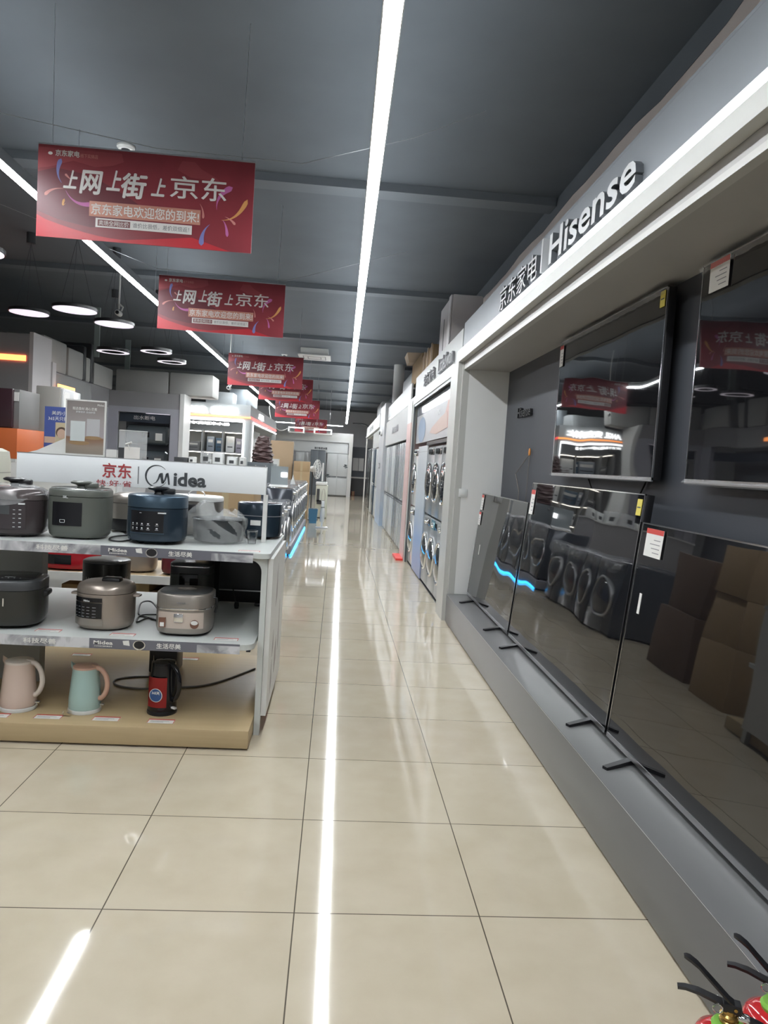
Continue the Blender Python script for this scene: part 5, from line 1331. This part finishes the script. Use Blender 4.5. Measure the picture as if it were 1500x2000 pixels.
# far right corner shelf
t = thing('wall_rack', 'grey wall rack with white panels in the far right corner of the aisle', 'rack', (1.0, 32.6, 0), world=True)
MB(mat('rack_grey', (.12, .135, .155), .5)).box(.66, 1.5, 32.9, 33.0, 0, 2.2).done('back_board', t)
MB(M_WHITE).box(.66, 1.4, 32.5, 32.89, .78, .84).done('shelf', t)
MB(M_WHITE2).box(.70, .95, 32.7, 32.74, 1.12, 1.70).box(.97, 1.2, 32.7, 32.74, 1.12, 1.70).done('white_panels', t)
MB(M_DARK).box(.66, 1.3, 32.5, 32.88, .02, .77).done('cabinet', t)
carton('small red-brown box on the floor in the far right corner', .70, .84, 32.1, 32.3, 0, .2, mat('redbrown', (.30, .12, .08), .6))

# ================================================================== RIGHT ROW BAYS
t = thing('display_bay', 'white display bay with a dark metal frame holding stacked washing machines', 'display bay', (1.1, 9, 0), world=True)
ya, yb = 7.18, 10.85
mb = MB(M_PORTAL); mb.box(1.10, 1.14, ya, yb + .15, 2.385, 2.47); mb.box(1.10, 1.15, yb, yb + .12, 0, 2.385); mb.box(1.14, XR - .02, ya, yb + .12, 2.39, 2.41); mb.done('frame', t)
MB(M_BAYW).box(1.125, 1.15, 6.87, 10.98, 2.4701, 2.80).box(1.15, XR - .03, 7.2, 10.98, 2.78, 2.80).done('fascia', t)
MB(M_LINE2).box(1.095, 1.125, ya, 11.0, 2.471, 2.50).done('light_strip', t)
text('京东家电', (1.118, 9.75, 2.54), 1.05, .15, M_INK2, t, 'raised_letters', ext=.02, **FX)
text('LittleSwan', (1.118, 8.35, 2.54), 1.05, .17, M_INK2, t, 'raised_letters', ext=.02, bold=.02, **FX)
mb = MB(mat('frame_dark_metal', (.10, .11, .12), .3, .6)); mb.box(1.108, 1.125, ya, ya + .035, 0, 2.385); mb.box(1.108, 1.125, yb - .03, yb, 0, 2.385); mb.box(1.108, 1.125, ya + .035, yb - .03, 2.35, 2.384); mb.done('metal_surround', t)
ap = MB(mat('art_white', (.40, .41, .42), .3)).box(1.16, 1.18, ya + .04, yb - .04, 1.80, 2.35).done('art_board', t)
mb = MB(mat('art_silver', (.24, .27, .30), .2, .3), mat('art_coral', (.43, .22, .185), .3), mat('art_blue', (.21, .31, .43), .3), mat('art_peach', (.45, .31, .25), .3))
mb.box(1.158, 1.1599, ya + .04, yb - .04, 2.20, 2.35, 0)
mb.prism([(1.157, ya + .05, 1.90), (1.157, ya + .05, 2.22), (1.157, 7.75, 2.20), (1.157, 8.0, 2.02), (1.157, 7.9, 1.92), (1.157, 7.6, 1.88)], (.001, 0, 0), 1)
mb.prism([(1.156, 7.7, 1.90), (1.156, 7.8, 2.08), (1.156, 8.3, 2.04), (1.156, 9.0, 1.96), (1.156, 9.2, 1.90), (1.156, 8.6, 1.86)], (.001, 0, 0), 3)
mb.lathe([(.42, 0), (.42, .001)], (1.156, 10.1, 1.98), 30, 2, axis='x', sy=.42)
mb.done('printed_shapes', ap)
text('冷凝', (1.15, 8.55, 2.08), .22, .07, M_LETTER, ap, 'printed_lettering', res=1, **FX)
solo(MB(M_BLACK).box(1.115, 1.165, 7.25, 9.08, 1.735, 1.775), 'shelf_rail', 'black rail on top of the stacked washing machines, below the printed board', 'rail', (1.14, 7.25, 1.735))
pb = gradient_mat('blue_wave_print', [(0, (.30, .33, .50)), (.25, (.26, .35, .54)), (.5, (.42, .48, .54)), (1, (.52, .54, .55))], 2, 0, 1.75)
pp = thing('printed_panel', 'tall glossy panel with a blue wave print between the stacked washing machines', 'panel', (1.15, 9.6, 0), world=True)
MB(pb).box(1.135, 1.15, 9.12, 10.12, .02, 1.74).done('board', pp)
MB(M_INK2).box(1.134, 1.1349, 9.12, 10.12, 1.66, 1.664).done('seam_line', pp)
GR = 'stacked washing machines in the right-hand bay'
wr = washer('x', M_SILVER, M_GLASSD, M_CHROME, bright=M_DARK); wl = washer('x', M_SILVER, M_GLASSL, M_CHROME)
ww = washer('x', M_WHITE2, M_GLASSL, M_CHROME)
first = {}
for i, y in enumerate((7.545, 8.155, 8.765)):
    col = ('nearest', 'middle', 'third')[i]
    for k, (src, z_) in enumerate(((wl, .012), (wr, .866))):
        lab = 'silver %s machine in the %s stacked column of the right-hand bay' % (('lower', 'upper')[k], col)
        if src.name not in first: o = src; first[src.name] = 1; o.location = (1.445, y, z_); o.rotation_euler = (0, 0, R(-90)); o['label'] = lab
        else: o = dup(src, (1.445, y, z_), R(-90), lab)
        o['group'] = GR
for k, z_ in enumerate((.012, .866)):
    lab = 'white %s machine in the far column of the right-hand bay, next to the pink pillar' % ('lower', 'upper')[k]
    if k == 0: o = ww; o.location = (1.445, 10.47, z_); o.rotation_euler = (0, 0, R(-90)); o['label'] = lab
    else: o = dup(ww, (1.445, 10.47, z_), R(-90), lab)
    o['group'] = GR
MB(M_BLACK).box(1.145, 1.5, 7.22, 10.8, 0, .011).done('plinth', bpy.data.objects['display_bay'])
MB(mat('tag_teal', (.05, .20, .26), .3)).box(1.134, 1.1395, 8.02, 8.28, .75, .86).done('teal_sign', bpy.data.objects['display_bay'])

# pink pillar with red base
t = thing('pillar', 'pale pink pillar with a bright red foot between the two right-hand bays', 'pillar', (1.1, 11.2, 0), world=True)
MB(mat('pink_panel', (.62, .44, .41), .4)).box(1.09, 1.7, 11.0, 11.62, .0, 2.13).done('column', t)
MB(M_WHITE).box(1.09, 1.7, 11.0, 11.62, 2.131, 2.46).done('capital', t)
MB(mat('red_foot', (.70, .05, .04), .4)).box(.98, 1.0899, 10.95, 11.62, 0, .03).done('red_foot', t)

# fridge bay
t = thing('display_bay', 'white fridge bay with a plain white fascia board, right of the aisle', 'display bay', (1.1, 14, 0), world=True)
ya, yb = 11.64, 16.95
MB(mat('board_white', (.46, .46, .45), .5)).box(1.10, 1.14, ya, yb, 1.90, 2.44).done('fascia_board', t)
MB(M_BAYW).box(1.125, 1.15, 11.62, yb, 2.5, 2.80).box(1.12, XR - .03, ya, yb, 2.445, 2.465).done('fascia', t)
MB(M_LINE2).box(1.095, 1.125, 11.05, yb - .8, 2.471, 2.50).done('light_strip', t)
text('海尔冰箱', (1.092, 14.9, 2.10), 1.5, .14, M_INK2, t, 'sign_lettering', bold=.02, **FX)
fl = [('silver', M_FRIDGE), ('silver', M_FRIDGE), ('grey glass', mat('fridge_glass', (.20, .22, .24), .08, .3)), ('white', M_FRIDGEW), ('silver', M_FRIDGE), ('white', M_FRIDGEW)]
proto = {}
for i in range(6):
    y = 12.08 + .86 * i; nm, m_ = fl[i]
    lab = '%s fridge in the white fridge bay, %s' % (nm, ['nearest one, beside the pink pillar', 'second from the pink pillar', 'third from the pink pillar', 'fourth from the pink pillar', 'fifth from the pink pillar', 'farthest one'][i])
    if nm in proto: o = dup(proto[nm], (1.46, y, .01), R(-90), lab)
    else: o = fridge(lab, 1.46, y, .01, .83, .58, 1.86, m_, R(-90)); proto[nm] = o
    o['group'] = 'fridges in the white bay'

# second pillar with camera and sign
t = thing('pillar', 'tall light grey pillar with a small sign beyond the white fridge bay', 'pillar', (1.1, 18, 0), world=True)
MB(gradient_mat('pillar_paint', [(0, (.32, .42, .55)), (.4, (.42, .44, .47)), (1, (.45, .46, .47))], 2, 0, 2.2)).box(1.06, 1.75, 17.0, 18.9, 0, 2.92).done('column', t)
MB(M_DARK).box(1.05, 1.0599, 17.9, 18.3, 1.36, 1.50).done('sign_frame', t)
MB(M_PAPER).box(1.047, 1.0499, 17.98, 18.22, 1.39, 1.47).done('sign_face', t)
t = thing('dome_camera', 'small white dome camera high on the light grey pillar', 'camera', (1.055, 17.7, 2.23))
MB(M_WHITE).lathe([(.075, .0), (.07, -.04), (.05, -.05)], (0, 0, 0), 20, axis='x').done('housing', t); MB(M_BLACK).lathe([(.035, -.075), (.042, -.05)], (0, 0, 0), 16, axis='x').done('lens', t)
solo(MB(M_WHITE).tube([(1.35, 17.3, 2.921), (1.35, 17.3, ZC)], .13, 20), 'ceiling_pipe', 'white vertical pipe rising from the grey pillar to the ceiling', 'pipe', (1.35, 17.3, 2.921))

# far bay
t = thing('display_bay', 'farthest white display bay with dark blue and glass-fronted fridges', 'display bay', (1.0, 22, 0), world=True)
ya, yb = 19.0, 27.5
mb = MB(M_WHITE); mb.box(1.05, 1.12, ya, yb, 2.45, 2.80); mb.box(1.05, 1.1, yb - .1, yb, 0, 2.45); mb.box(1.1, 1.7, ya, yb, 2.40, 2.42); mb.done('frame', t)
MB(M_WHITE2).box(1.08, 1.1, ya + .1, 22.6, 1.93, 2.40).done('fascia_board', t)
MB(M_LINE2).box(1.03, 1.05, ya, yb, 2.451, 2.475).done('light_strip', t)
text('京东家电', (1.048, 24.6, 2.53), 2.2, .16, M_LETTER, t, 'raised_letters', ext=.02, res=1, **FX)
fridge('dark navy fridge in the farthest bay, between two white ones', 1.37, 20.6, .01, .9, .58, 1.88, M_FRIDGEB, R(-90), 'stack', handle=M_WHITE)
fridge('white fridge beside the grey pillar in the farthest bay', 1.39, 19.6, .01, .85, .58, 1.88, M_FRIDGEW, R(-90), 'quad')
fridge('white double-door fridge just beyond the dark navy one in the farthest bay', 1.37, 21.65, .01, .85, .58, 1.88, M_FRIDGEW, R(-90), 'double')
fridge('glass-fronted dark fridge in the farthest bay, the nearer one', 1.37, 23.4, .01, .9, .58, 1.95, M_GLASSD, R(-90), 'double', name='display_cooler', handle=M_WHITE)
fridge('second glass-fronted dark fridge, at the far end of the farthest bay', 1.37, 24.7, .01, .9, .58, 1.95, M_GLASSD, R(-90), 'double', name='display_cooler', handle=M_WHITE)

# cartons on the right-hand roofs
x0, x1, z0, z1 = rect(866, 591, 930, 722, 8.0)
t = thing('roof_appliance', 'tall pale packed appliance with dark slots standing on the roof behind the right-hand fascia', 'appliance', (1.40, 8.3, 2.801), world=True)
ytop = at(867, 592, x=1.17)
MB(mat('foam_lilac', (.62, .59, .60), .6)).box(1.17, 1.52, 8.05, 8.95, 2.801, 3.40, bev=.02).done('foam_body', t)
mb = MB(M_INK)
mb.box(1.1675, 1.1705, 8.22, 8.27, 2.83, 3.36); mb.box(1.1675, 1.1705, 8.58, 8.62, 2.83, 3.22); mb.done('slots', t)
MB(mat('foam_edge', (.70, .68, .70), .6)).box(1.155, 1.1699, 8.05, 8.2, 2.801, 3.39, bev=.004).done('edge_block', t)
mb = MB(M_CARD); mb.box(1.18, 1.70, 10.9, 12.3, 2.801, 3.18, bev=.01); solo(mb, 'storage_carton', 'brown carton lying on the roof above the pink pillar', 'box', (1.4, 11.5, 2.801))
mb = MB(M_CARD, mat('crate_pale', (.52, .42, .32), .7)); mb.box(1.18, 1.70, 9.6, 10.85, 2.801, 3.1); 
for k in range(3): mb.box(1.165, 1.18, 9.65 + .4 * k, 9.72 + .4 * k, 2.801, 3.12, 1)
solo(mb, 'wooden_crate', 'brown crate with pale upright slats on the roof left of the packed appliance', 'crate', (1.4, 10.2, 2.801))
mb = MB(mat('crate_pale', (.52, .42, .32), .7)); mb.prism([(1.10, 12.1, 3.19), (1.10, 12.5, 3.19), (1.05, 12.45, 3.32), (1.05, 12.0, 3.34)], (.5, 0, .02)); solo(mb, 'carton_flap', 'open pale cardboard sheet sticking out over the roof edge', 'cardboard', (1.2, 12.2, 3.19))
solo(MB(M_AW).box(1.2, 1.7, 12.6, 14.2, 2.801, 3.10, bev=.02), 'storage_carton', 'pale grey carton on the roof of the white fridge bay', 'box', (1.45, 13.4, 2.801))
solo(MB(M_AW).box(1.1, 1.7, 19.6, 21.6, 2.801, 3.18, bev=.04), 'storage_carton', 'pale rounded carton on the roof of the farthest bay', 'box', (1.4, 20.6, 2.801))
cord([at(690, 827, y=30.5), at(712, 829, y=29), at(722, 836, y=27.8), at(730, 842, y=27.0)], .03, M_BLACK, 'black cable drooping between the far wall and the farthest bay', name='ceiling_cable')

# ================================================================== FIRE EXTINGUISHERS
def extinguisher(label, c, rz):
    t = thing('fire_extinguisher', label, 'fire extinguisher', c, rz)
    red = mat('extinguisher_red', (.50, .018, .022), .12, coat=.6)
    MB(red).lathe([(.056, 0), (.067, .008), (.069, .03), (.069, .300), (.067, .325), (.058, .346), (.040, .358), (.024, .362)], n=40).done('cylinder', t)
    MB(M_BLACK).lathe([(.0705, .0), (.0705, .028), (.069, .030)], n=40, cap=False).done('foot_ring', t)
    br = mat('brass', (.42, .26, .08), .25, .9)
    MB(mat('green_ring', (.22, .50, .07), .4)).lathe([(.020, .360), (.030, .361), (.032, .368), (.027, .375), (.016, .375)], n=28).done('green_collar', t)
    MB(br).lathe([(.014, .375), (.018, .378), (.018, .383), (.014, .386), (.0175, .389), (.0175, .394), (.013, .397), (.013, .405)], n=24).done('valve', t)

    def lever(pts, ws, name, hook=False):
        """a folded steel channel, round at its free end"""
        mb = MB(M_BLACK); L_, Rr, Lb, Rb = [], [], [], []
        for (x, z), w in zip(pts, ws):
            L_.append(Vector((x, -w, z))); Rr.append(Vector((x, w, z))); Lb.append(Vector((x + .001, -w, z - .007))); Rb.append(Vector((x + .001, w, z - .007)))
        mb.rings([[a, b, d + Vector((0, -.0015, 0)), b + Vector((0, -.0015, -.0015)), a + Vector((0, .0015, -.0015)), e_ + Vector((0, .0015, 0))] for a, b, d, e_ in zip(L_, Rr, Rb, Lb)], 0, sm=False)
        return mb
    lever([(.022, .412), (.0, .424), (-.035, .455), (-.065, .482), (-.080, .491), (-.088, .4935), (-.093, .494)], [.0105, .0115, .0115, .0105, .010, .0075, .003], 'u').done('upper_lever', t)
    mb = lever([(.018, .412), (-.02, .418), (-.06, .428), (-.085, .4295), (-.100, .427)], [.010, .0105, .009, .007, .006], 'l'); mb.box(-.014, .020, -.0115, .0115, .402, .420, bev=.002); mb.done('lower_lever', t)
    MB(br).lathe([(.0035, -.0135), (.0035, .0135)], (.009, 0, .412), 12, axis='y').done('pivot_pin', t)
    MB(M_CHROME).tube([(-.024 + .009 * math.cos(2 * PI * k / 16), -.014, .408 + .009 * math.sin(2 * PI * k / 16)) for k in range(16)], .0014, 6, closed=True).tube([(-.022, -.014, .416), (-.022, .014, .416)], .0016, 6).done('safety_ring', t)
    MB(M_CHROME).lathe([(.007, .014), (.0095, .017), (.0095, .034), (.0075, .037)], (0, 0, .392), 16, axis='x').done('hose_fitting', t)
    MB(M_BLACK).tube([(.037, 0, .392), (.058, 0, .387), (.076, 0, .36), (.083, 0, .31), (.080, 0, .25), (.074, 0, .18)], .0075, 10).done('hose', t)
    return t


p = at(1424, 1984, z=.39)
extinguisher('red fire extinguisher with black levers in the bottom right corner, the left one', (p.x, p.y, 0), R(-22))
p2 = p + Vector((.138, .055, 0))
extinguisher('red fire extinguisher at the right edge of the photo, cut off beside the other one', (p2.x, p2.y, 0), R(-30))

for o in bpy.data.objects:
    if 'wo' in o: del o['wo']
